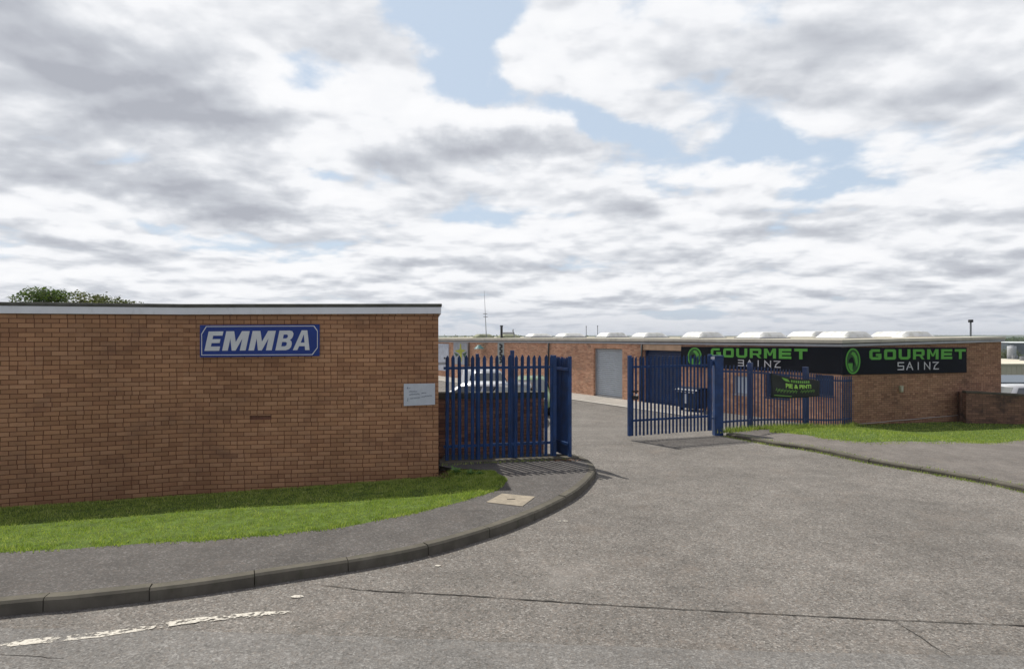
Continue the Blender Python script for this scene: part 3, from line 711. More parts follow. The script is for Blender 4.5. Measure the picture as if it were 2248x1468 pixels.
def text_polys(txt, size, bold=0, shear=0):
    cu = bpy.data.curves.new('tmp', 'FONT'); cu.body = txt; cu.size = size; cu.offset = bold; cu.shear = shear; cu.fill_mode = 'FRONT'; cu.dimensions = '2D'
    to = bpy.data.objects.new('tmp', cu); C.objects.link(to)
    me = bpy.data.meshes.new_from_object(to.evaluated_get(bpy.context.evaluated_depsgraph_get()))
    vs = [(v.co.x, v.co.y) for v in me.vertices]; fs = [tuple(p.vertices) for p in me.polygons]
    bpy.data.objects.remove(to); bpy.data.curves.remove(cu); bpy.data.meshes.remove(me); return vs, fs
def stroke(pts, w_):
    """outline of an open polyline with square mitres"""
    P = [Vector(p) for p in pts]; L_, R_ = [], []
    for i, p in enumerate(P):
        if i == 0: d = (P[1] - p).normalized(); n = Vector((-d.y, d.x)); k = 1
        elif i == len(P) - 1: d = (p - P[i - 1]).normalized(); n = Vector((-d.y, d.x)); k = 1
        else:
            a = (p - P[i - 1]).normalized(); b_ = (P[i + 1] - p).normalized(); na = Vector((-a.y, a.x)); nb = Vector((-b_.y, b_.x)); n = (na + nb).normalized(); k = min(2.2, 1 / max(.2, n.dot(na)))
        L_.append(tuple(p + n * w_ / 2 * k)); R_.append(tuple(p - n * w_ / 2 * k))
    return L_ + R_[::-1]
def glyph(ch, w_=.18):
    h = w_ / 2; q = .12
    if ch == 'G': return [stroke([(1 - h, 1 - h), (q + h, 1 - h), (h, 1 - h - q), (h, q + h), (q + h, h), (1 - h - .04, h), (1 - h, .04 + h), (1 - h, .46), (.55, .46)], w_)]
    if ch == 'O': return [[(q, 0), (1 - q, 0), (1, q), (1, 1 - q), (1 - q, 1), (q, 1), (0, 1 - q), (0, q)], [(w_ + .03, w_), (1 - w_ - .03, w_), (1 - w_, w_ + .03), (1 - w_, 1 - w_ - .03), (1 - w_ - .03, 1 - w_), (w_ + .03, 1 - w_), (w_, 1 - w_ - .03), (w_, w_ + .03)]]
    if ch == 'U': return [stroke([(h, 1), (h, q + h), (q + h, h), (1 - q - h, h), (1 - h, q + h), (1 - h, 1)], w_)]
    if ch == 'R': return [[(0, 0), (w_, 0), (w_, .32), (.55, .32), (.78, 0), (1, 0), (.78, .33), (.92, .36), (1, .46), (1, 1 - q), (1 - q, 1), (0, 1)], [(w_, .50), (1 - w_, .50), (1 - w_, 1 - w_), (w_, 1 - w_)]]
    if ch == 'M': return [[(0, 0), (w_, 0), (w_, .70), (.42, .28), (.58, .28), (1 - w_, .70), (1 - w_, 0), (1, 0), (1, 1), (1 - w_ * 1.1, 1), (.5, .46), (w_ * 1.1, 1), (0, 1)]]
    if ch == 'E': return [[(0, 0), (1, 0), (1, w_), (w_, w_), (w_, .5 - h), (.96, .5 - h), (.96, .5 + h), (w_, .5 + h), (w_, 1 - w_), (1, 1 - w_), (1, 1), (0, 1)]]
    if ch == 'T': return [[(.5 - h, 0), (.5 + h, 0), (.5 + h, 1 - w_), (1, 1 - w_), (1, 1), (0, 1), (0, 1 - w_), (.5 - h, 1 - w_)]]
    if ch == 'S': return [stroke([(1, 1 - h), (h, 1 - h), (h, .5), (1 - h, .5), (1 - h, h), (0, h)], w_)]
    if ch == '3': return [[(.05, 0), (1, 0), (1, 1), (.05, 1), (.05, 1 - w_), (1 - w_, 1 - w_), (1 - w_, .5 + h), (.05, .5 + h), (.05, .5 - h), (1 - w_, .5 - h), (1 - w_, w_), (.05, w_)], ]
    if ch == 'V': return [stroke([(0, 0), (.5, .95), (1, 0)], w_)]
    if ch == 'A': return [stroke([(0, 0), (.5, .95), (1, 0)], w_), [(.34, .30), (.72, .30), (.70, .30 + w_ * .7), (.36, .30 + w_ * .7)]]
    if ch == 'I': return [[(.4, 0), (.4 + w_, 0), (.4 + w_, 1), (.4, 1)]]
    if ch == 'N': return [stroke([(h, 0), (h, 1 - h), (1 - h, h), (1 - h, 1)], w_)]
    if ch == 'Z': return [stroke([(0, 1 - h), (.92, 1 - h), (.35, .5), (.2, h), (1, h)], w_)]
    return []
def word(txt, u0, u1, v0, v1, w_=.18, gap=.22, italic=0):
    out = []; n = len(txt); cw = (u1 - u0) / (n + gap * (n - 1)); u = u0
    for ch in txt:
        for pl_ in glyph(ch, w_): out.append([(u + x * cw + italic * y * (v1 - v0), v0 + y * (v1 - v0)) for x, y in pl_])
        u += cw * (1 + gap)
    return out

# ---- the blue name board on the left building
def on_line(x, a, b):
    """point where the sight line of photo column x meets the vertical plane through a-b; returns distance from a"""
    k = (x - CX) / F; a = Vector(a[:2]); d = (Vector(b[:2]) - a).normalized()
    return (k * a.y - a.x) / (d.x - k * d.y)
def plane_of(a, b, off=0):
    a = Vector(a[:2]); d = (Vector(b[:2]) - a).normalized(); n = Vector((d.y, -d.x))   # towards the viewer
    return lambda u, v, k: Vector((a.x + d.x * u + n.x * (k + off), a.y + d.y * u + n.y * (k + off), v))
def zat(y, Y): return E - (y - CY) / F * Y
pl2 = plane_of(KK, RR)
u0 = on_line(440, KK, RR); u1 = on_line(702, KK, RR)
Ya = (KK + d2 * u0).y; Yb = (KK + d2 * u1).y
zA0, zA1 = zat(784, Ya), zat(713.5, Ya); zB0, zB1 = zat(781, Yb), zat(712, Yb)
def sp_(u, v, k):   # unit square over the board
    uu = lerp(u0, u1, u); return pl2(uu, lerp(lerp(zA0, zB0, u), lerp(zA1, zB1, u), v), k)
sg = thing('name_board', pl2((u0 + u1) / 2, (zA0 + zA1) / 2, 0), 'blue name board with pale slanted capitals on the brown brick wall', 'sign')
poly_mesh([[(0, 0), (1, 0), (1, 1), (0, 1)]], lambda u, v, k: sp_(u, v, k), 'panel', M_sblue, sg, .02, .004)
cxm = [(.012, .06), (.94, .035), (.985, .26), (.985, .80), (.955, .96), (.05, .965), (.012, .73)]
def inset(p, e=.006):
    c = (.5, .5); return [(c[0] + (x - c[0]) * (1 - e * 2), c[1] + (y - c[1]) * (1 - e * 8)) for x, y in p]
poly_mesh([cxm, inset(cxm)], lambda u, v, k: sp_(u, v, k), 'border', M_sgrey, sg, .002, .025)
# letters as heavy slanted capitals
def EM(ch):
    if ch == 'E': return [[(0, 0), (.92, 0), (.92, .22), (.34, .22), (.34, .40), (.84, .40), (.84, .60), (.34, .60), (.34, .78), (.92, .78), (.92, 1), (0, 1)]]
    if ch == 'M': return [[(0, 0), (.25, 0), (.25, .62), (.43, 0), (.60, 0), (.79, .62), (.79, 0), (1.05, 0), (1.05, 1), (.70, 1), (.525, .44), (.35, 1), (0, 1)]]
    if ch == 'B': return [[(0, 0), (.62, 0), (.80, .05), (.90, .16), (.90, .34), (.84, .46), (.74, .52), (.84, .60), (.88, .70), (.88, .84), (.78, .96), (.62, 1), (0, 1)], [(.30, .20), (.52, .20), (.60, .25), (.60, .37), (.52, .42), (.30, .42)], [(.30, .60), (.50, .60), (.57, .65), (.57, .75), (.50, .80), (.30, .80)]]
    if ch == 'A': return [[(-.14, 0), (.16, 0), (.24, .20), (.62, .20), (.68, 0), (.98, 0), (.64, 1), (.26, 1)], [(.31, .38), (.57, .38), (.44, .80)]]
em = []
for ch, x0, x1 in (('E', .037, .158), ('M', .182, .376), ('M', .400, .594), ('B', .625, .752), ('A', .790, .915)):
    wch = {'E': .92, 'M': 1.05, 'B': .90, 'A': .98}[ch]; y0 = lerp(.20, .19, x0); y1 = lerp(.80, .82, x0)
    for pl_ in EM(ch): em.append([(x0 + (x1 - x0) * x / wch + .035 * (y if ch != 'A' else y * .7), lerp(y0, y1, y)) for x, y in pl_])
poly_mesh(em, lambda u, v, k: sp_(u, v, k), 'lettering', M_sgrey, sg, .003, .025)
# ---- white notice
u0n = on_line(886.5, KK, RR); u1n = on_line(955, KK, RR); Yn = (KK + d2 * u0n).y; Yn1 = (KK + d2 * u1n).y
def np_(u, v, k): return pl2(lerp(u0n, u1n, u), lerp(lerp(zat(890.5, Yn), zat(887.5, Yn1), u), lerp(zat(842, Yn), zat(841, Yn1), u), v), k)
nb_ = thing('notice', np_(.5, .5, 0), 'small white notice with faint handwriting beside the gate', 'notice')
poly_mesh([[(0, 0), (1, 0), (1, 1), (0, 1)]], np_, 'panel', M_noticew, nb_, .012, .004)
def scrawl(u0_, u1_, v_, dv, h=.045, n=None):
    n = n or int((u1_ - u0_) * 70); pts = []
    for i in range(n): t = i / (n - 1); pts.append((lerp(u0_, u1_, t), v_ + dv * t + (h if i % 2 else -h) * random.uniform(.3, 1)))
    return stroke(pts, .010)
poly_mesh([scrawl(.13, .21, .79, 0, .03), scrawl(.17, .43, .635, 0), scrawl(.17, .50, .50, .03), scrawl(.56, .72, .55, .02, .03, 8), scrawl(.20, .52, .32, .04), scrawl(.56, .90, .385, .05), [(.095, .78), (.12, .86), (.135, .85), (.115, .76)], [(.115, .20), (.125, .36), (.14, .36), (.13, .2)]], np_, 'handwriting', M_ink, nb_, .001, .017)

# ------------------------------------------------------------------ right building
dW = Vector((-.5418, .8405)); dW.normalize()          # front wall runs from the near corner away to the left
Aend = Bc + dW * 46.0
rb = thing('brick_workshop', (Bc.x, Bc.y, G(Bc.x, Bc.y)), 'long low orange brick workshop with flat roof, rooflights and black boards', 'building')
def tf(t):    # bottom of the grey fascia / top of the pale edge along the front wall, eye-relative
    return (-.42 if t <= 0 else lerp(-.42, -.47, t / 14.63) if t < 14.63 else lerp(-.47, -.60, (t - 14.63) / 17)), lerp(-.18, -.23, t / 31)
def sB(x): return on_line(x, Bc, Aend)
def YB(x): return (Bc + dW * sB(x)).y
nW = Vector((dW.y, -dW.x)) ; # one side normal
# going a->b from the far end to the corner keeps the viewer on the right-hand side
LT = 46.0
ops = []
def opn(x0, x1, ytop, ybot=None, ztop=None):
    sa, sb = LT - sB(x0), LT - sB(x1); xm = (x0 + x1) / 2; Ym = YB(xm)
    z1 = zat(ytop, Ym); z0 = zat(ybot, Ym) if ybot else G(*(Bc + dW * sB(xm))) - .35
    ops.append((sa, sb, z0, z1)); return sa, sb, z0, z1
S1 = opn(1303, 1366, 765); S2 = opn(1413, 1496, 769); W1 = opn(1611, 1651, 825, 866); W2 = opn(1680, 1731, 822, 873); W3 = opn(1789, 1829, 823, 868)
zf0 = E + tf(LT)[0] + .03; zf1 = E + tf(0)[0] + .03
m_ = MB(); zbr = E - 4.2
# three stretches so the eaves line can bend
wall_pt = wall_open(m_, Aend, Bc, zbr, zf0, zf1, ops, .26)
m_.build('front_wall', M_brick_sunlit, rb)
C2 = Cc + dW * 40
zC = E - .27
m_ = MB()
for a, b_, za, zb_ in ((Bc, Cc, zf1, zC + .03), (Cc, C2, zC + .03, zf0), (C2, Aend, zf0, zf0)):
    m_.quad((a.x, a.y, zbr), (b_.x, b_.y, zbr), (b_.x, b_.y, zb_), (a.x, a.y, za))
m_.build('side_wall', M_brick_r, rb)
chainR = [(Aend, E + tf(LT)[0]), (Bc + dW * 14.63, E - .47), (Bc, E - .42), (Cc, E - .27), (C2, E - .40)]
band(MB(), chainR, 0.0, .085, -.2, .07).build('fascia', M_gfascia, rb)
band(MB(), chainR, .085, [.125, .125, .12, .095, .1], -.2, .05).build('shadow_gap', M_dark, rb)
band(MB(), chainR, [.125, .125, .12, .095, .1], [.33, .27, .24, .19, .2], -.5, .085).build('roof_edge', M_felt2, rb, bevel=.01)
m_ = MB().add([(p.x, p.y, z + k) for (p, z), k in zip(chainR, (.30, .25, .22, .17, .18))], [(0, 1, 2, 3, 4)]); m_.build('roof', M_roof, rb)
# roller shutters
def shutter(S, name, m, parent, pitch=.1, inset=.16):
    s0, s1, z0, z1 = S; mm = MB(); n = int((z1 - z0) / pitch) + 1; rows = []
    for i in range(n):
        for f_, dd in ((0, 0), (.15, -.020), (.5, -.032), (.85, -.020)):
            z = z1 - (i + f_) * pitch
            if z < z0: break
            rows.append((z, inset + dd + .03))
    k = 0
    for z, dd in rows: mm.v += [wall_pt(s0, z, dd), wall_pt(s1, z, dd)]
    mm.f = [(2 * i, 2 * i + 1, 2 * i + 3, 2 * i + 2) for i in range(len(rows) - 1)]
    o = mm.build(name, m, parent, fix=False)
    for a, b_ in ((s0 + .001, s0 + .07), (s1 - .07, s1 - .001)):
        g_ = MB()
        p = [wall_pt(a, z0, inset - .04), wall_pt(b_, z0, inset - .04), wall_pt(b_, z0, inset + .03), wall_pt(a, z0, inset + .03)]
        g_.hexa(p, [(q[0], q[1], z1 - .001) for q in p])
        g_.build('guide_rail', M_steel if m is M_shut else m, o)
    p = [wall_pt(s0 + .072, G(*wall_pt(s0, 0)[:2]) + .0, inset - .03), wall_pt(s1 - .072, G(*wall_pt(s1, 0)[:2]), inset - .03), wall_pt(s1 - .072, G(*wall_pt(s1, 0)[:2]), inset + .02), wall_pt(s0 + .072, G(*wall_pt(s0, 0)[:2]), inset + .02)]
    MB().hexa(p, [(q[0], q[1], q[2] + .09) for q in p]).build('bottom_bar', M_steel if m is M_shut else m, o)
    return o
tag(shutter(S1, 'roller_shutter', M_shut, rb), 'grey roller shutter')
tag(shutter(S2, 'roller_shutter', M_bluesh, rb), 'navy roller shutter behind the open gate')
def window(W, pane, frame_m, lab=None, bars=1):
    s0, s1, z0, z1 = W; f = MB(); fw_ = .05
    def bar(a, b_, c, d):
        p = [wall_pt(a, c, .06), wall_pt(b_, c, .06), wall_pt(b_, c, .12), wall_pt(a, c, .12)]; f.hexa(p, [(q[0], q[1], d) for q in p])
    bar(s0, s0 + fw_, z0, z1); bar(s1 - fw_, s1, z0, z1); bar(s0 + fw_, s1 - fw_, z0, z0 + fw_); bar(s0 + fw_, s1 - fw_, z1 - fw_, z1)
    for i in range(bars): c = lerp(s0, s1, (i + 1) / (bars + 1)); bar(c - .02, c + .02, z0 + fw_, z1 - fw_)
    o = f.build('window', frame_m, rb)
    MB().quad(wall_pt(s0, z0, .10), wall_pt(s1, z0, .10), wall_pt(s1, z1, .10), wall_pt(s0, z1, .10)).build('pane', pane, o, fix=False)
    sl = MB(); p = [wall_pt(s0 - .04, z0 - .05, -.04), wall_pt(s1 + .04, z0 - .05, -.04), wall_pt(s1 + .04, z0 - .05, .05), wall_pt(s0 - .04, z0 - .05, .05)]; sl.hexa(p, [(q[0], q[1], z0 - .002) for q in p]); sl.build('sill', frame_m, o)
    if lab: o['label'] = lab
window(W1, M_winpale, M_gfascia, 'window with pale blinds', 1); window(W2, M_bluesh, M_bluesh, 'window closed with a navy shutter', 1); window(W3, M_bluesh, M_bluesh, 'window closed with a navy shutter', 0)
# pale lintel above the navy shutter
s0, s1, z0, z1 = S2
p = [wall_pt(s0 - .05, z1 + .003, -.03), wall_pt(s1 + .02, z1 + .003, -.03), wall_pt(s1 + .02, z1 + .003, 0.0), wall_pt(s0 - .05, z1 + .003, 0.0)]
MB().hexa(p, [(q[0], q[1], E + tf(6)[0] - .03) for q in p]).build('lintel_panel', simple('pale_lintel', (.52, .36, .24), .8), rb)
# downpipes
for x in (1031, 1206, 1411):
    s_ = LT - sB(x); zt_ = E + tf(sB(x))[0]
    q = [wall_pt(s_, zt_ - .02, -.07), wall_pt(s_, G(*wall_pt(s_, 0)[:2]) + .05, -.07)]
    MB().tube([q[0], ((q[0][0] + q[1][0]) / 2, (q[0][1] + q[1][1]) / 2, (q[0][2] + q[1][2]) / 2), q[1]], .045, 8).build('downpipe', M_black, rb, smooth=True)
# ---- shop boards
def board(a, b, x0, x1, top, bot, label, tw, tv, sv, sw, logo, seg1, first, inv=False):
    d = (b - a).normalized(); u_a, u_b = on_line(x0, a, b), on_line(x1, a, b); pl_ = plane_of(a, b)
    ta, tb = top; ba, bb = bot
    def fn(u, v, k):   # u in metres along wall, v 0..1
        f = (u - u_a) / (u_b - u_a); return pl_(u, E - lerp(lerp(ba, bb, f), lerp(ta, tb, f), v), k)
    t = thing('shop_sign', fn((u_a + u_b) / 2, 0, 0), label, 'sign')
    poly_mesh([[(u_a, 0), (u_b, 0), (u_b, 1), (u_a, 1)]], fn, 'board', M_board, t, .05, .01)
    g0, g1 = on_line(tw[0], a, b), on_line(tw[1], a, b); s0_, s1_ = on_line(sw[0], a, b), on_line(sw[1], a, b)
    poly_mesh(word('GOURMET', g0, g1, *tv, .245, .24), fn, 'lettering', M_green, t, .012, .062)
    cw = (s1_ - s0_); sp = word(seg1, s0_, s1_, sv[0], sv[1], .13, .42); poly_mesh(sp, fn, 'lettering', M_glet, t, .012, .062)
    l0, l1 = on_line(logo[0], a, b), on_line(logo[1], a, b); lc = (l0 + l1) / 2; lr = (l1 - l0) / 2; vc = (logo[2] + logo[3]) / 2; vr = (logo[3] - logo[2]) / 2
    def ell(r, n=40, cx=0, cy=0, ry=None): ry = ry or r; return [(lc + lr * (cx + r * math.cos(2 * math.pi * i / n)), vc + vr * (cy + ry * math.sin(2 * math.pi * i / n))) for i in range(n)]
    poly_mesh([ell(1), ell(.84, ry=.88)], fn, 'logo_ring', M_green, t, .012, .062)
    poly_mesh([ell(.84, ry=.88)], fn, 'logo_disc', M_green2, t, .004, .0615)
    lp = lambda P: [(lc + lr * x, vc + vr * y) for x, y in P]
    poly_mesh([lp([(-.25, .55), (-.05, .72), (.25, .66), (.55, .35), (.66, -.05), (.55, -.45), (.35, -.10), (.20, .25), (-.02, .45)]), lp([(-.68, -.18), (-.05, -.20), (-.12, -.55), (.05, -.80), (-.25, -.78), (-.55, -.52)])], fn, 'logo_mark', M_green, t, .006, .066)
    poly_mesh([lp([(-.55, .1), (-.25, .3), (-.02, .28), (.10, .05), (.22, -.2), (.1, -.55), (.0, -.1), (-.55, -.08)])], fn, 'logo_mark', M_board, t, .006, .066)
    return t, fn
tB = lambda x: E - zat(0, 1)
# plane runs left -> right for the viewer: far end to corner
sgn1, fn1 = board(Bc + dW * LT, Bc, 1497, 1848.6, (.535, .43), (1.40, 1.37), 'black shop board with a green GOURMET and logo behind the open gate and railings', (1563, 1775), (.52, .93), (.15, .43), (1622, 1716), (1512, 1543, .02, .96), '3VINZ', True)
sgn2, fn2 = board(Bc, Cc, 1845.9, 2118.5, (.44, .47), (1.375, 1.38), 'black shop board with a green GOURMET above bare brick at the building corner', (1905, 2116), (.54, .93), (.14, .44), (1967, 2057), (1853, 1885, .02, .97), 'SAINZ', True)
# small things on the side wall
plS = plane_of(Bc, Cc)
u_ = on_line(1977, Bc, Cc); Yq = (Bc + (Cc - Bc).normalized() * u_).y
t = thing('wall_light', plS(u_, zat(860, Yq), 0), 'small cream bulkhead light on the bare brick below the shop board', 'light')
poly_mesh([[(u_ - .09, zat(846, Yq)), (u_ + .06, zat(846, Yq)), (u_ + .05, zat(860, Yq)), (u_ - .05, zat(860, Yq))]], lambda u, v, k: plS(u, v, k), 'casing', simple('cream_plastic', (.42, .41, .28), .5), t, .07, .001)
poly_mesh([[(u_ - .05, zat(848.5, Yq)), (u_ + .03, zat(848.5, Yq)), (u_ + .02, zat(857, Yq)), (u_ - .03, zat(857, Yq))]], lambda u, v, k: plS(u, v, k), 'lens', simple('lens', (.5, .5, .4), .3), t, .012, .072)
ua, ub = on_line(1880, Bc, Cc), on_line(2116, Bc, Cc); Y0 = (Bc + (Cc - Bc).normalized() * ua).y; Y1 = (Bc + (Cc - Bc).normalized() * ub).y
mm = MB().tube([plS(lerp(ua, ub, i / 12), lerp(zat(930, Y0), zat(909, Y1), i / 12) - .012 * math.sin(math.pi * (i % 4) / 4), .03) for i in range(13)], .013, 6)
tag(mm.build('cable', simple('pale_cable', (.40, .36, .34), .6)), 'thin pale cable clipped along the foot of the brick side wall', 'cable')
# far end of the front wall: pale panel, painted banner, lamp, tall narrow banner
plF = plane_of(Aend, Bc)
def fpan(x0, x1, y0, y1, name, m, label, cat, th=.04, extra=None):
    ua, ub = LT - sB(x0), LT - sB(x1); Ym = YB((x0 + x1) / 2); z1_, z0_ = zat(y0, Ym), zat(y1, Ym)
    fn = lambda u, v, k: plF(lerp(ua, ub, u), lerp(z0_, z1_, v), k)
    t = thing(name, fn(.5, 0, 0), label, cat); poly_mesh([[(0, 0), (1, 0), (1, 1), (0, 1)]], fn, 'panel', m, t, th, .002)
    if extra: extra(t, fn, th)
    return t
M_pale = simple('pale_blue_panel', (.48, .52, .60), .5); M_yel = simple('yellow_green_print', (.42, .44, .06), .6); M_dgr = simple('dark_green_paint', (.04, .09, .05), .6)
fpan(940, 986, 754, 812, 'steel_door', M_pale, 'pale blue grey steel door at the far end of the workshop wall', 'door', .05,
     lambda t, fn, th: poly_mesh([[(.80, .44), (.86, .44), (.86, .50), (.80, .50)]], fn, 'handle', M_dark, t, .03, th + .004))
def star(t, fn, th):
    poly_mesh([[(.1, .62), (.45, .70), (.48, .95), (.56, .95), (.58, .70), (.9, .66), (.62, .55), (.60, .15), (.5, .05), (.45, .5)]], fn, 'emblem', M_yel, t, .004, th + .006)
    poly_mesh([[(.05, .55), (.4, .45), (.2, .35)], [(.66, .5), (.95, .60), (.8, .3)]], fn, 'emblem', M_dgr, t, .003, th + .006)
fpan(996, 1027, 752, 800, 'wall_banner', simple('grey_banner', (.36, .38, .42), .6), 'grey banner with a yellow and green emblem on the far workshop wall', 'banner', .02, star)
def wave(t, fn, th):
    for q in range(4):
        y = .92 - q * .22; poly_mesh([stroke([(.3, y), (.75, y - .06), (.75, y - .11), (.3, y - .17)], .10)], fn, 'emblem', M_dark, t, .003, th + .006)
fpan(1093, 1107, 752, 800, 'wall_banner', simple('grey_green_banner', (.34, .37, .36), .6), 'tall narrow grey banner with dark zigzag on the far workshop wall', 'banner', .02, wave)
ul = LT - sB(1063); Yl = YB(1063); zl = zat(762, Yl)
t = thing('wall_lamp', plF(ul, zl, 0), 'green shaded lamp on the workshop wall between two banners', 'lamp')
mm = MB(); p0 = plF(ul, zl + .15, .0); mm.tube([p0, plF(ul, zl + .18, .18), plF(ul, zl + .12, .38)], .02, 6); mm.build('arm', M_dark, t)
mm = MB(); c = plF(ul, zl, .40)
for i in range(16):
    a = 2 * math.pi * i / 16
    mm.v += [(c.x + .09 * math.cos(a), c.y + .09 * math.sin(a), c.z + .16), (c.x + .36 * math.cos(a), c.y + .36 * math.sin(a), c.z - .10)]
mm.f = [(2 * i, 2 * ((i + 1) % 16), 2 * ((i + 1) % 16) + 1, 2 * i + 1) for i in range(16)] + [tuple(2 * i for i in range(16))]
mm.build('lamp_shade', simple('teal_enamel', (.10, .22, .22), .3), t, smooth=False)

# apron along the workshop and its pale edge line
def apr(u, v, off=.02, w0=0, w1=2.1):
    t_ = lerp(5.0, 38.0, u); p = Bc + dW * t_ - Vector((dW.y, -dW.x)) * lerp(w0, w1, v); return Vector((p.x, p.y, G(p.x, p.y) + off))
tag(MB().grid(lambda u, v: apr(u, v), 60, 4).build('pavement_apron', M_conc, smooth=True), kind='structure')
tag(MB().grid(lambda u, v: apr(u, v, .026, 2.0, 2.13), 60, 1).build('road_edging', simple('edge_line', (.55, .53, .48), .8, 0, .1, 2)), kind='structure')

# ---- rooflights
def rooflight_mesh(lx, ly, h):
    m = MB().box(-lx / 2, -ly / 2, -.08, lx / 2, ly / 2, .07); return m
def dome_mesh(lx, ly, h):
    m = MB(); nu, nv = 20, 40
    def fn(u, v):
        a = u * 2 - 1; b_ = v * 2 - 1
        z = h * (min(1, (1 - abs(a)) / .42) ** .62) * (min(1, (1 - abs(b_)) / .20) ** .8) * (1 + .06 * (1 - a * a))
        rib = .02 * (1 if round(v * 40) % 10 == 0 and 0 < v < 1 and 0 < u < 1 else 0)
        return ((a) * lx / 2 * .97, b_ * ly / 2 * .97, .065 + z + rib)
    m.grid(fn, nu, nv); return m
ang = math.atan2((Cc - Bc).y, (Cc - Bc).x)
RL = [(1182, 41.5, 1.35, 1.5, .27, 'white rooflight leftmost of the clean ones on the workshop roof', 0), (1251, 38.5, 1.35, 1.6, .30, 'white rooflight second of the clean ones from the left on the roof', 0),
      (1343, 37, 1.3, 1.5, .36, 'off white rooflight between the grey shutter and the yellowed ones, third clean one', 0), (1425, 33, 1.3, 1.5, .33, 'white rooflight above the brick pier beside the grey roller shutter', 0),
      (1543, 30, 1.3, 1.55, .37, 'white rooflight above the left end of the first shop board', 0), (1672, 26.6, 1.3, 1.6, .34, 'white rooflight above the first green GOURMET lettering', 0),
      (1783, 31, 1.5, 1.8, .42, 'white rooflight partly hidden behind another one near the corner', 0), (1853, 25, 1.3, 1.55, .37, 'white rooflight directly above the corner of the workshop', 0),
      (1979, 26, 1.6, 1.7, .38, 'white rooflight farthest right, above the second shop board', 0),
      (1061, 47, 1.2, 1.2, .22, 'mossy old rooflight nearest the tall thin aerial', 1), (1116, 44, 1.2, 1.3, .20, 'mossy old rooflight beside the black flue pipe', 1)]
proto = None; protom = None
for x, Y, lx, ly, h, lab, moss in RL:
    lx *= 1.16; ly *= 1.12; h *= .64
    X = (x - CX) / F * Y; tt = thing('rooflight', (X, Y, E - .20), lab, 'rooflight', 'rooflights on the workshop roof', ang)
    cu = rooflight_mesh(lx, ly, h).build('kerb_frame', M_domemoss if moss else M_gfascia, tt, local=True)
    dome_mesh(lx, ly, h).build('dome', M_domemoss if moss else M_dome, tt, local=True, smooth=False)
# roof clutter
def pole(x, y0, y1, Y, r, name, label, cat, m, extra=None, r2=None):
    a = at(x, y1, Y); b_ = at(x - (0 if r2 is None else 5), y0, Y)
    t = thing(name, a, label, cat); MB().tube([a, a.lerp(b_, .5), b_], r, 8, r2).build('pole', m, t)
    if extra: extra(t, a, b_)
    return t
M_mast = simple('grey_mast', (.22, .23, .25), .5, .3)
def ant(t, a, b_):
    for f_ in (.47, .53): c = a.lerp(b_, f_); MB().tube([c + Vector((-.16, 0, 0)), c + Vector((.16, 0, 0))], .025, 6).build('aerial_element', M_mast, t)
pole(1068, 638, 746, 46, .035, 'radio_aerial', 'tall thin radio aerial rising from the far end of the roof', 'aerial', M_mast, ant, .008)
pole(1101, 716, 743, 43, .085, 'flue_pipe', 'short fat black flue pipe on the workshop roof', 'flue', M_black, lambda t, a, b_: MB().tube([b_, b_ + Vector((0, 0, .06))], .12, 10).build('cowl', M_black, t))
t = thing('roof_unit', at(1117, 744, 44.5), 'pale grey ventilation unit beside the black flue pipe', 'vent unit')
p = at(1117, 742, 46.0); MB().box(p.x - .45, p.y - .3, p.z - .1, p.x + .42, p.y + .3, p.z + .45).build('casing', M_gfascia, t, bevel=.03); MB().box(p.x - .35, p.y - .325, p.z + .05, p.x + .32, p.y - .302, p.z + .38).build('grille', M_steel, t)
q = at(1129, 742, 43); t = thing('vent_pipe', q, 'thin bent vent pipe right of the ventilation unit', 'pipe'); MB().tube([q, q + Vector((-.02, 0, .3)), q + Vector((-.1, 0, .52)), q + Vector((-.06, 0, .62))], .04, 8).build('pipe', M_mast, t)
pole(1287, 718, 744, 60, .03, 'roof_pole', 'thin dark pole left of its twin behind the rooflights', 'pole', M_mast, lambda t, a, b_: MB().tube([b_, b_ + Vector((0, 0, .12))], .05, 6).build('finial', M_mast, t))
pole(1312, 717, 744, 60, .03, 'roof_pole', 'thin dark pole right of its twin behind the rooflights', 'pole', M_mast, lambda t, a, b_: MB().tube([b_, b_ + Vector((0, 0, .12))], .05, 6).build('finial', M_mast, t))
def head(t, a, b_): MB().box(b_.x - .32, b_.y - .3, b_.z - .05, b_.x + .32, b_.y + .3, b_.z + .5).build('lamp_head', M_dark, t, bevel=.05)
pole(2131, 707, 800, 120, .16, 'lighting_mast', 'lighting mast with a dark lamp head beyond the workshop roof', 'mast', M_mast, head)

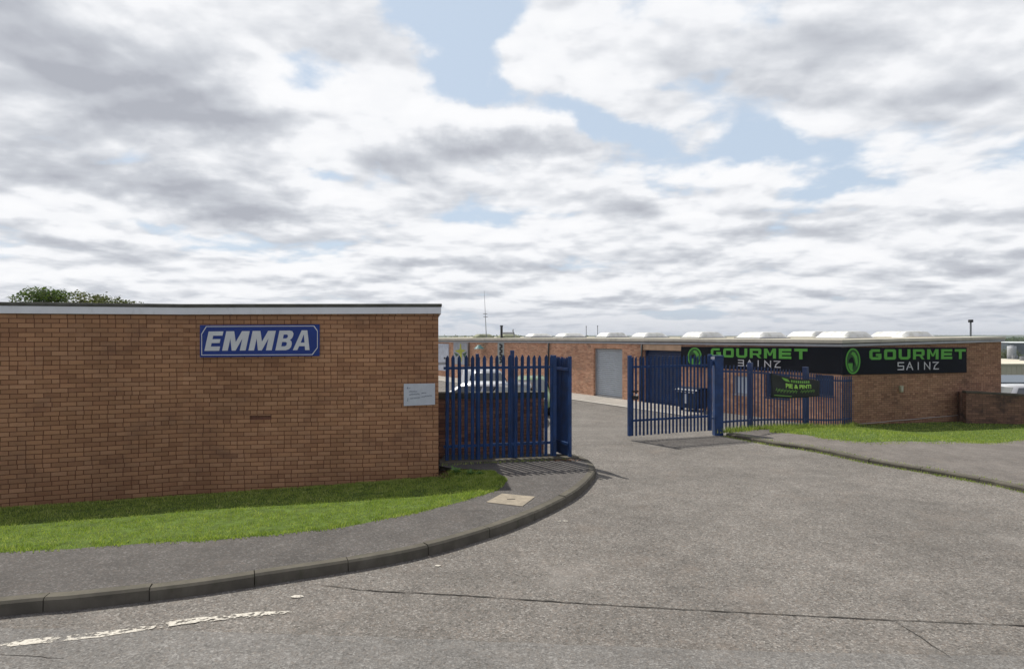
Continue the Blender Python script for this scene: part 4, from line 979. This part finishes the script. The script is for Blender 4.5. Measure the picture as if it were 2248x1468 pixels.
# ------------------------------------------------------------------ palisade gates and fences
def pale_mesh(h, wd=.065, d=.018, tip=.05):
    m = MB(); xs_ = [-wd / 2, -wd / 4, -wd / 8, wd / 8, wd / 4, wd / 2]; dd = [0, -d, -d * .4, -d * .4, -d, 0]
    tops = [h - tip, h - tip * .4, h, h, h - tip * .4, h - tip]
    for x, y, z in zip(xs_, dd, tops): m.v += [(x, y, 0), (x, y, z), (x, y + .004, 0), (x, y + .004, z)]
    for i in range(5):
        a = 4 * i; b_ = a + 4; m.f += [(a, b_, b_ + 1, a + 1), (a + 2, a + 3, b_ + 3, b_ + 2), (a + 1, b_ + 1, b_ + 3, a + 3), (a, a + 2, b_ + 2, b_)]
    return m
def palisade(name, a, b, n, h, zfn, label, cat, m, rails=(.16, .84), pw=.065, posts=(), posth=0, pwid=.09, ends=(0, 0), gap=.05, wide_ends=None):
    """pales stand on zfn + gap from a to b; posts: fractions"""
    a = Vector(a); b = Vector(b); L = (b - a).length; d = (b - a) / L; rz = math.atan2(d.y, d.x)
    t = thing(name, (a.x, a.y, zfn(a) ), label, cat, None, rz)
    z0 = zfn(a)
    def lz(f): return zfn(a.lerp(b, f)) - z0
    first = None
    for i in range(n):
        f = (i + .5) / n if not wide_ends else (i / (n - 1)) * (1 - 2 * wide_ends) + wide_ends
        if first is None: o = first = pale_mesh(h, pw).build('pale', m, t, local=True)
        else: o = first.copy(); C.objects.link(o); o.parent = t
        o.location = (f * L, 0, lz(f) + gap + random.uniform(-.008, .008)); o.rotation_euler = (0, random.uniform(-.006, .006), 0)
    for r in rails:
        mm = MB()
        for k in range(12):
            f0, f1 = k / 12, (k + 1) / 12; za, zb_ = lz(f0) + gap + r * h, lz(f1) + gap + r * h
            mm.hexa([(f0 * L, .006, za - .025), (f1 * L, .006, zb_ - .025), (f1 * L, .046, zb_ - .025), (f0 * L, .046, za - .025)], [(f0 * L, .006, za + .025), (f1 * L, .006, zb_ + .025), (f1 * L, .046, zb_ + .025), (f0 * L, .046, za + .025)])
        mm.build('rail', m, t, local=True, fix=False)
    for f, ph, w_, y_ in posts:
        MB().box(f * L - w_ / 2, y_, lz(f) - .2, f * L + w_ / 2, y_ + w_, lz(f) + ph).build('post', m, t, local=True, bevel=.006)
    return t
zk = lambda p: KH + .02
fl = palisade('palisade_fence', (-1.27, 11.36), (.83, 11.83), 18, 1.95, lambda p: KH + .03, 'dark blue palisade panel of pointed pales fixed to the corner of the brown wall', 'fence', M_blue, (.13, .88), .066, ((.30, 2.0, .06, .05), (.615, 2.06, .07, .05), (1.0, 1.96, .10, .05)), gap=.02)
# bracket fixed to the wall
mm = MB().box(-.26, .01, 1.80, .05, .05, 1.85).box(-.26, -.03, 1.77, -.19, .02, 1.88); mm.build('wall_bracket', M_steel, fl, local=True, bevel=.004)
gl = palisade('folded_gate', (1.12, 11.84), (.86, 12.40), 13, 1.93, lambda p: KH + .0, 'narrow dark blue gate leaf folded back beside the end post', 'gate', M_blue, (.13, .88), .045, ((.0, 1.97, .06, -.03), (.98, 1.94, .05, .01)), gap=.02)
MB().box(.06, -.06, 1.05, .16, -.025, 1.25).build('lock_box', M_blue, gl, local=True, bevel=.005)
# big right gate leaf
ga = Vector((2.81, 14.55)); gb = Vector((5.01, 15.40))
zg = lambda p: 0.0
gr = palisade('palisade_gate', ga, gb, 22, 1.90, zg, 'wide blue palisade gate leaf standing open across the entrance', 'gate', M_blue, (.19, .865), .056, (), gap=.10, wide_ends=.03)
Lg = (gb - ga).length
MB().box(-.035, -.02, .10, .045, .06, 2.02).build('gate_stile', M_blue, gr, local=True, bevel=.006)
MB().box(Lg - .05, -.02, .10, Lg + .03, .06, 2.02).build('gate_stile', M_blue, gr, local=True, bevel=.006)
MB().box(.05, -.035, .97, .22, -.02, 1.06).box(.05, -.035, 1.14, .22, -.02, 1.18).build('lock_plate', M_dark, gr, local=True)
MB().box(.13, -.055, 1.05, .19, -.036, 1.10).build('padlock', simple('bright_steel', (.75, .76, .78), .25, .8), gr, local=True, bevel=.006)
MB().tube([(Lg + .02, .02, 1.80), (Lg + .16, .04, 1.80)], .018, 8).box(Lg + .03, -.01, 1.74, Lg + .10, .05, 1.86).build('hinge', M_blue, gr, local=True)
MB().tube([(Lg + .02, .02, .40), (Lg + .16, .04, .40)], .018, 8).build('hinge', M_blue, gr, local=True)
# hinge post and right fence
t = thing('gate_post', (5.22, 15.48, G(5.22, 15.48)), 'stout square blue post carrying the wide open gate leaf', 'post')
MB().box(-.11, -.11, -.2, .11, .11, 2.0).build('shaft', M_blue, t, local=True, bevel=.012)
MB().box(-.12, -.12, 2.001, .12, .12, 2.02).build('cap', M_blue, t, local=True, bevel=.006)
MB().box(-.22, -.145, 1.93, -.126, -.10, 1.99).build('hinge_bracket', simple('pale_galv', (.6, .62, .66), .4, .5), t, local=True, bevel=.004)
zr = lambda p: G(p.x, p.y) + RK
Fp0 = Vector((5.42, 15.60)); Lf = (F1 - Fp0).length
def ff(x): k = (x - CX) / F; d = (F1 - Fp0) / Lf; return ((k * Fp0.y - Fp0.x) / (d.x - k * d.y)) / Lf
fr = palisade('palisade_fence', Fp0, F1, 46, 1.66, zr, 'long blue palisade fence from the gate post to the workshop, banner hung on it', 'fence', M_blue2, (.12, .90), .062, ((ff(1655), 1.80, .12, .05), (ff(1777), 1.86, .14, .05), (.992, 1.72, .10, .05)), gap=.04)
# banner hung on the fence
fd = (F1 - Fp0).normalized(); plB = plane_of(Fp0, F1)
ua, ub = ff(1690) * Lf, ff(1797) * Lf
Yb0, Yb1 = (Fp0 + fd * ua).y, (Fp0 + fd * ub).y
def ban(u, v, k):
    uu = lerp(ua, ub, u); y0 = lerp(818, 830, u) + 7 * math.sin(u * math.pi); y1 = lerp(872, 868, u) + 3 * math.sin(u * math.pi)
    if u > .82: y0 += (u - .82) * 30
    Yv = lerp(Yb0, Yb1, u); z = lerp(zat(y1, Yv), zat(y0, Yv), v)
    return plB(uu, z, k + .03 + .008 * math.sin(u * 9 + v * 4) + .006 * math.sin(v * 7 - u * 3))
bt = thing('banner', ban(.5, 0, 0), 'creased dark banner with green lettering hung on the blue railings', 'banner')
mm = MB(); mm.grid(lambda u, v: ban(u, v, 0), 30, 14); bo = mm.build('cloth', simple('dark_banner_cloth', (.008, .012, .013), .7, 0, .5, 4), bt, smooth=True)
md = bo.modifiers.new('s', 'SOLIDIFY'); md.thickness = .004
def btext(txt, u0_, u1_, v0_, v1_, m=M_green, bold=.01, sh=0):
    vs, fs = text_polys(txt, 1, bold, sh); xs_ = [v[0] for v in vs]; ys_ = [v[1] for v in vs]; a0, a1, b0, b1 = min(xs_), max(xs_), min(ys_), max(ys_)
    mm = MB(); mm.v = [tuple(ban(lerp(u0_, u1_, (x - a0) / (a1 - a0)), lerp(v0_, v1_, (y - b0) / (b1 - b0)), .012)) for x, y in vs]; mm.f = fs
    mm.build('lettering', m, bt, fix=False)
btext('PIE & PINT!', .28, .80, .48, .70, simple('lime_lettering', (.42, .78, .12), .5), .035)
poly_mesh([[(.20, .93), (.32, .91), (.36, .79), (.29, .79), (.24, .84)]] + [[(x_, .90), (x_ + .03, .90), (x_ + .03, .78), (x_, .78)] for x_ in [.38 + .045 * i for i in range(9)]], lambda u, v, k: ban(u, v, k), 'print', M_lime, bt, .001, .010)
sc_ = [stroke([(x_, .30), (x_ + .02, .42), (x_ + .035, .24), (x_ + .05, .38)], .012) for x_ in [.08 + i * .062 for i in range(13)] if not (.50 < x_ < .54)]
poly_mesh(sc_, lambda u, v, k: ban(u, v, k), 'print', M_lime, bt, .001, .010)
poly_mesh([[(.05, .12), (.40, .10), (.40, .07), (.05, .09)]], lambda u, v, k: ban(u, v, k), 'print', M_lime, bt, .001, .010)
for u_, v_ in ((0.01, .97), (.995, .95), (.02, .05), (.98, .06)):
    p = ban(u_, v_, .0); MB().tube([p, p + Vector((0, 0, .05)) + Vector((fd.y, -fd.x, 0)) * -.06], .006, 6).build('tie', M_glet, bt)

# ------------------------------------------------------------------ low walls
t = thing('boundary_wall', (-.4, 12.3, 0), 'low red brown wall with dark coping behind the folded gate', 'wall')
a = Vector((-1.60, 12.16)); b_ = Vector((.66, 12.62))
MB().slab(a, b_, .22, -.3, E - 1.29, -.3, E - 1.31).build('brickwork', M_brick_l, t)
MB().slab(a, b_ + Vector((.03, .006)), .28, E - 1.287, E - 1.165, E - 1.307, E - 1.185, off=-.03).build('coping', M_coping, t, bevel=.008)
t = thing('boundary_wall', (LW0.x, LW0.y, G(LW0.x, LW0.y)), 'low dark brick boundary wall running right from the workshop corner', 'wall')
m_ = MB().slab(LW0, LW1, .22, E - 4.0, E - 2.06, E - 4.0, E - 2.75); w2 = LW0 + Vector((.50, .80)); m_.slab(LW0 + Vector((.22, .22)), w2, .22, E - 4.0, E - 2.06)
m_.build('brickwork', brick('dark_wall_brick', (.20, .112, .075), (.24, .135, .09), (.14, .082, .06), (.075, .052, .042), (.035, .03, .028), .75), t)
MB().slab(LW0 - Vector((.02, 0)), LW1, .26, E - 2.058, E - 1.985, E - 2.748, E - 2.675, off=-.02).build('coping', simple('dark_coping', (.10, .085, .065), .9, 0, .3, 4), t, bevel=.01)

# ------------------------------------------------------------------ wheeled bin by the workshop wall
bp_ = Bc + dW * sB(1543); bn = Vector((-dW.y * 1, dW.x)) ; vdir = Vector((-dW.y, dW.x)); vdir = vdir if vdir.dot(-bp_) > 0 else -vdir
bpos = bp_ + vdir * .62
t = thing('wheeled_bin', (bpos.x, bpos.y, G(bpos.x, bpos.y)), 'large dark blue wheeled bin against the wall behind the gate', 'bin', None, math.atan2(dW.y, dW.x))
M_bin = simple('dark_bin_plastic', (.012, .022, .042), .45)
MB().hexa([(-.52, -.40, .16), (.52, -.40, .16), (.52, .40, .16), (-.52, .40, .16)], [(-.64, -.50, 1.02), (.64, -.50, 1.02), (.64, .50, 1.02), (-.64, .50, 1.02)]).build('body', M_bin, t, local=True, bevel=.03)
mm = MB().grid(lambda u, v: ((u - .5) * 1.32, (v - .5) * 1.06, 1.03 + .14 * math.sin(math.pi * v) ** .6), 6, 12); mm.box(-.66, -.53, 1.0, .66, .53, 1.035); mm.build('lid', M_bin, t, local=True)
mm = MB()
for i in range(5): mm.box(-.50 + i * .24, .505, .92, -.42 + i * .24, .54, .98)  # pale blocks painted as a row of glints below the lid
mm.build('glint_row', M_glet, t, local=True); MB().box(-.05, .475, .40, .07, .50, .86).build('sticker', M_noticew, t, local=True)
for sx in (-.45, .45):
    for sy in (-.32, .32): MB().tube([(sx - .03, sy, .09), (sx + .03, sy, .09)], .09, 12).build('wheel', M_tyre, t, local=True)

t.scale = (.86, .86, .86)
# ------------------------------------------------------------------ cars
def car_proto(label, group, P, L_=4.1, Wd=1.74, H=1.46, van=False):
    t = thing('parked_car' if not van else 'parked_van', (0, 0, 0), label, 'car' if not van else 'van', group)
    hw = Wd / 2
    hood = .95 if not van else 1.05
    # stations: x, belt height, half width scale, sill
    st = [(-L_ / 2, .50, .80), (-L_ / 2 + .05, .72, .90), (-L_ / 2 + .25, .92 if not van else 1.1, .96), (-L_ * .30, hood + .03, 1.0), (-.1, hood + .02, 1.0), (L_ * .22, hood, 1.0), (L_ * .30, hood - .02, .985), (L_ / 2 - .35, hood - .17, .95), (L_ / 2 - .08, hood - .33, .88), (L_ / 2, hood - .50, .80)]
    m = MB()
    for x, zt_, ws in st:
        w_ = hw * ws
        ring = [(x, -w_ * .92, .26), (x, -w_, .45), (x, -w_ * 1.0, zt_ * .72), (x, -w_ * .93, zt_ * .97), (x, -w_ * .78, zt_), (x, 0, zt_ + .03), (x, w_ * .78, zt_), (x, w_ * .93, zt_ * .97), (x, w_, zt_ * .72), (x, w_, .45), (x, w_ * .92, .26)]
        m.v += ring
    k = 11
    for i in range(len(st) - 1):
        for j in range(k - 1): a = i * k + j; m.f.append((a, a + 1, a + k + 1, a + k))
        m.f.append((i * k + k - 1, i * k, (i + 1) * k, (i + 1) * k + k - 1))
    m.f.append(tuple(range(k))); m.f.append(tuple((len(st) - 1) * k + j for j in range(k)))
    body = m.build('body', P, t, local=True, smooth=True)
    md = body.modifiers.new('s', 'SUBSURF'); md.levels = 1; md.render_levels = 2
    # cabin: base ring and roof ring
    xb0, xb1 = (-L_ / 2 + .18, L_ * .27) if not van else (-L_ / 2 + .06, L_ * .33)
    xr0, xr1 = (-L_ / 2 + .62, L_ * .06) if not van else (-L_ / 2 + .12, L_ * .17)
    zb_ = hood - .03; wb = hw * .93; wr = hw * .72
    def cab(u, v):   # u along, v from base to roof
        return lerp(lerp(xb0, xb1, u), lerp(xr0, xr1, u), v), lerp(wb, wr, v ** 1.3), lerp(zb_, H - .05, v)
    m = MB(); rings = []
    for v in (0, .35, .7, .93, 1.0):
        x0, w_, z = cab(0, v); x1 = cab(1, v)[0]; bul = .10 * (1 if not van else .4)
        z2 = z if v < 1 else H - .012; sh = 1 if v < 1 else .90
        rings.append([(x0 + (.12 if v == 1 else 0), -w_ * sh * .9, z2), (x0 - bul * .3 + (.12 if v == 1 else 0), 0, z2), (x0 + (.12 if v == 1 else 0), w_ * sh * .9, z2), (lerp(x0, x1, .3), w_ * sh, z2), (lerp(x0, x1, .7), w_ * sh, z2), (x1 - (.12 if v == 1 else 0), w_ * sh * .9, z2), (x1 + bul - (.12 if v == 1 else 0), 0, z2), (x1 - (.12 if v == 1 else 0), -w_ * sh * .9, z2), (lerp(x0, x1, .7), -w_ * sh, z2), (lerp(x0, x1, .3), -w_ * sh, z2)])
    for r in rings: m.v += r
    for i in range(4):
        for j in range(10): a = i * 10 + j; b2 = i * 10 + (j + 1) % 10; m.f.append((a, b2, b2 + 10, a + 10))
    m.v.append(((xr0 + xr1) / 2, 0, H)); c_ = len(m.v) - 1
    for j in range(10): m.f.append((40 + j, 40 + (j + 1) % 10, c_))
    m.build('cabin', P, t, local=True, smooth=True)
    def gl_(pts, name, mm=M_glass, n=6):
        g_ = MB(); g_.grid(lambda u, v: Vector(pts[0]).lerp(Vector(pts[1]), u).lerp(Vector(pts[3]).lerp(Vector(pts[2]), u), v) , n, 3); return g_
    e = .012
    def side(u, v, s_): x, w_, z = cab(u, v); return (x, s_ * (w_ + e), z)
    for s_ in (-1, 1):
        for (ua_, ub_, ua2, ub2) in (((.06, .44, .08, .46), (.50, .93, .52, .94)) if not van else ((.55, .92, .57, .93),)):
            g_ = MB(); g_.grid(lambda u, v: side(lerp(lerp(ua_, ub_, u), lerp(ua2, ub2, u), v), lerp(.10, .86, v), s_), 4, 5); g_.build('side_window', M_glass, t, local=True, smooth=True)
    for end, nm in ((1, 'windscreen'), (0, 'rear_window')):
        def wsn(u, v):
            vv = lerp(.06, .90, v); x, w_, z = cab(end, vv); y = (u * 2 - 1) * w_ * .82; b2 = (.10 if end else -.03) * (1 if not van else .4) * (1 - abs(u * 2 - 1))
            return (x + b2 + (e if end else -e), y, z)
        MB().grid(wsn, 6, 6).build(nm, M_glass, t, local=True, smooth=True)
    for s_ in (-1, 1):
        MB().box(L_ / 2 - .30, s_ * hw * .62 - .14, .60, L_ / 2 - .07, s_ * hw * .62 + .14, .72).build('headlight', M_lamp, t, local=True, bevel=.03)
        MB().box(-L_ / 2 - .01, s_ * hw * .70 - .09, .66, -L_ / 2 + .14, s_ * hw * .70 + .09, .86).build('tail_light', M_lampr, t, local=True, bevel=.02)
        MB().box(L_ * .17, s_ * (hw + .02) - .09, hood + .0, L_ * .17 + .10, s_ * (hw + .02) + .09, hood + .13).build('wing_mirror', P, t, local=True, bevel=.03)
        for x in (-L_ * .30, L_ * .31):
            wh = MB().tube([(x, s_ * (hw - .21), .31), (x, s_ * (hw - .02), .31)], .31, 24).build('wheel', M_tyre, t, local=True)
            MB().tube([(x, s_ * (hw - .05), .31), (x, s_ * (hw - .012), .31)], .20, 18).build('rim', M_rim, wh, local=True)
    MB().box(L_ / 2 - .02, -.26, .40, L_ / 2 + .012, .26, .51).build('number_plate', M_plate, t, local=True)
    return t
def place(t, x, Y, rz, z=None):
    X = (x - CX) / F * Y; t.location = (X, Y, G(X, Y) if z is None else z); t.rotation_euler = (0, 0, R(rz))
c1 = car_proto('silver car standing side on just behind the low wall', 'cars parked in the yard', M_silver, 4.0, 1.72, 1.46); place(c1, 1034, 22.6, 176)
c2 = car_proto('tall silver grey van behind the lower silver car', 'vans', paint('grey_van_paint', (.33, .34, .36), .3), 4.2, 1.8, 1.72, True); place(c2, 1062, 26.0, -75)
c3 = car_proto('dark car between the silver grey van and the small green car', 'cars parked in the yard', M_darkcar, 3.9, 1.7, 1.45); place(c3, 1128, 21.9, -96)
c4 = car_proto('small green car farthest right behind the palisade panel', 'cars parked in the yard', M_greencar, 3.9, 1.68, 1.44); place(c4, 1166, 25.5, -92)
c5 = dup(c1); c5['label'] = 'silver car nearest the picture edge behind the dark boundary wall'; c5['group'] = 'cars beyond the boundary wall'; place(c5, 2258, 30.5, 8)
c6 = dup(c1); c6['label'] = 'silver car farther back beyond the dark boundary wall'; c6['group'] = 'cars beyond the boundary wall'; place(c6, 2300, 36.5, 5)

# ------------------------------------------------------------------ trees
def tree(name, base, clumps, n, m, label, size=.11, group=None):
    """clumps: (dx, dy, z, rx, ry, rz) ellipsoids of foliage relative to base"""
    t = thing(name, base, label, 'tree' if 'tree' in name else 'bush', group)
    top = max(c[2] for c in clumps); mm = MB(); mm.tube([(0, 0, -.3), (.06, .02, top * .4), (.0, -.05, top * .8)], .16, 8, .07)
    for c in clumps: mm.tube([(0.03, 0, top * .35), (c[0] * .5, c[1] * .5, lerp(top * .35, c[2], .6)), (c[0], c[1], c[2])], .06, 6, .02)
    mm.build('trunk', M_bark, t, local=True, fix=False)
    vol = [c[3] * c[4] * c[5] for c in clumps]; s_ = sum(vol); lf = MB()
    for c, v in zip(clumps, vol):
        for i in range(int(n * v / s_)):
            while True:
                d = Vector((random.gauss(0, 1), random.gauss(0, 1), random.gauss(0, 1)))
                if d.length > 0: break
            d.normalize(); r_ = random.random() ** .45 * (1 + .35 * noise.noise(d * 2.2 + Vector((c[0], c[1], c[2])))); r_ *= (1.18 if random.random() < .06 else 1)
            p = Vector((c[0] + d.x * c[3] * r_, c[1] + d.y * c[4] * r_, c[2] + d.z * c[5] * r_))
            if noise.noise(p * (1.1 / max(.4, c[3] * .6)) + Vector((5, 1, 2))) < -.18: continue
            a = Matrix.Rotation(random.uniform(0, 6.28), 3, 'Z') @ Matrix.Rotation(random.uniform(-1.2, 1.2), 3, 'X') @ Matrix.Rotation(random.uniform(-1, 1), 3, 'Y'); k = size * random.uniform(.6, 1.3)
            lf.add([p + a @ Vector(q) for q in [(-k * .5, 0, 0), (0, -k * .28, 0), (k * .5, 0, 0), (0, k * .28, 0)]], [(0, 1, 2, 3)])
    lf.build('crown', m, t, local=True, fix=False); return t
Yt = 22.0
def tp(x, Y=Yt): return (x - CX) / F * Y
def tz(y, Y=Yt): return E - (y - CY) / F * Y
b0 = Vector((tp(95), Yt, .0))
tree('tree', b0, [(0, 0, tz(655), 1.0, .9, .42), (-.35, .2, tz(648), .55, .6, .30), (.35, -.1, tz(650), .6, .6, .30), (-.75, 0, tz(662), .35, .4, .28), (.0, 0, tz(690), 1.2, 1.1, .8)], 8000, M_leaf, 'dark green tree top rising above the left end of the flat roof', .10, 'trees behind the brown brick building')
b0 = Vector((tp(205, 23.0), 23.0, .0))
tree('tree', b0, [(-.5, 0, tz(660, 23), .9, .8, .34), (.35, .1, tz(664, 23), .9, .8, .30), (1.1, 0, tz(670, 23), .6, .6, .24), (.1, 0, tz(695, 23), 1.5, 1.1, .8)], 8000, M_leaf2, 'lower olive green tree top sloping down behind the flat roof', .10, 'trees behind the brown brick building')
# far trees beyond the workshop roof
def fartree(x, Y, w_, ytop, lab, m=M_leaf, name='tree'):
    zt_ = tz(ytop, Y); zb_ = E - far_h(tp(x, Y), Y); s_ = max(2.0, zt_ - zb_)
    cl = [(0, 0, s_ * .75, w_ * .7, w_ * .6, s_ * .24), (-w_ * .45, 0, s_ * .62, w_ * .5, w_ * .5, s_ * .22), (w_ * .45, 0, s_ * .60, w_ * .5, w_ * .5, s_ * .22)]
    return tree(name, Vector((tp(x, Y), Y, zb_)), cl, 3000, m, lab, max(.3, w_ * .09), 'trees in the valley')
fartree(975, 190, 5, 736, 'far green tree just right of the brown wall corner'); fartree(1000, 260, 9, 735.5, 'far rounded green tree left of the thin aerial', M_leaf2)
fartree(1036, 230, 7, 736, 'far green tree beside the foot of the thin aerial'); fartree(1090, 240, 8, 734.5, 'far dark tree behind the black flue pipe')
fartree(1145, 230, 6, 734, 'far dark tree between flue pipe and first white rooflight'); fartree(1297, 170, 5, 733, 'far dark tree in the gap left of the off white rooflight')
fartree(1372, 170, 4, 734, 'far dark tree in the gap right of the off white rooflight'); fartree(2207, 420, 9, 742, 'far dark tree close beside the right end of the workshop')
fartree(2240, 430, 14, 740, 'far dark wide tree above the white roofed shed', M_leaf); fartree(2216, 200, 4, 760, 'far pale bush beside the white tank', M_leaf2, 'bush')
# distant sheds at the right
def shed(x0, x1, Y0, Y1, ytop0, ybot, m_w, m_r, lab, name='industrial_shed', rise=.0):
    a, b2 = tp(x0, Y0), tp(x1, Y0); zt_ = tz(ytop0, Y0); zb_ = tz(ybot, Y0) - 2
    t = thing(name, ((a + b2) / 2, Y0, zb_), lab, 'building', None)
    mm = MB(); n = max(6, int((b2 - a) / 1.2)); w0 = (b2 - a) / n
    for i in range(n): mm.box(a + i * w0, Y0 - .06, zb_, a + (i + .55) * w0, Y0, zt_ - .05)
    mm.box(a, Y0 + .002, zb_, b2, Y1, zt_ - .02); mm.build('cladding', m_w, t)
    ym = (Y0 + Y1) / 2; rise = rise
    MB().add([(a - .3, Y0 - .4, zt_), (b2 + .3, Y0 - .4, zt_), (b2 + .3, ym, zt_ + rise), (a - .3, ym, zt_ + rise), (b2 + .3, Y1, zt_), (a - .3, Y1, zt_), (a - .3, Y0 - .4, zt_ - .3), (b2 + .3, Y0 - .4, zt_ - .3)], [(0, 1, 2, 3), (3, 2, 4, 5), (0, 6, 7, 1)]).build('roof', m_r, t, fix=False)
    return t, a, b2, zt_
shed(2195, 2500, 52, 61, 838, 846, M_slate, simple('blue_grey_roof', (.11, .135, .17), .7, 0, .05, 1), 'low store with a blue grey flat roof behind the parked cars', 'storage_shed')
t, a, b2, z_ = shed(2188, 2420, 150, 245, 798, 824, M_cream, M_creamr, 'wide cream shed with pale flat roof beyond the parked cars')
for i, (x, y) in enumerate(((2228, 785), (2246, 788))):
    Yq = F * (E - z_) / (y + 3 - CY) ; p = at(x, y + 3, Yq); MB().tube([p, p + Vector((0, 0, 1.1))], .8, 10).build('roof_vent', M_mast, t)
shed(2215, 2420, 330, 380, 752, 770, M_slate, simple('white_roof', (.62, .66, .66), .6), 'long dark shed with a thin white roof line in the far valley')
p = at(2221, 776, 180); t = thing('storage_tank', p, 'white upright tank beyond the cream shed', 'tank'); MB().tube([p + Vector((0, 0, -4)), p + Vector((0, 0, 1.2)), p + Vector((0, 0, 2.2))], 1.1, 14).build('tank_body', simple('white_tank', (.38, .40, .43), .6), t, smooth=True)
MB().tube([p + Vector((0, 0, 2.2)), p + Vector((0, 0, 2.5))], .5, 10).build('lid', M_gfascia, t)

# ------------------------------------------------------------------ haze over the valley
m = bpy.data.materials.new('haze_air'); m.use_nodes = True; nt_ = m.node_tree; nt_.nodes.clear()
pv_ = nt_.nodes.new('ShaderNodeVolumePrincipled'); pv_.inputs['Color'].default_value = (.80, .86, .95, 1); pv_.inputs['Density'].default_value = .00022; pv_.inputs['Anisotropy'].default_value = .3
nt_.links.new(pv_.outputs[0], nt_.nodes.new('ShaderNodeOutputMaterial').inputs['Volume'])
hb = MB().box(-4400, -90, -60, 4400, 3800, 14).build('haze', m); hb['kind'] = 'stuff'; hb['label'] = 'thin pale haze lying over the valley'; hb['category'] = 'haze'
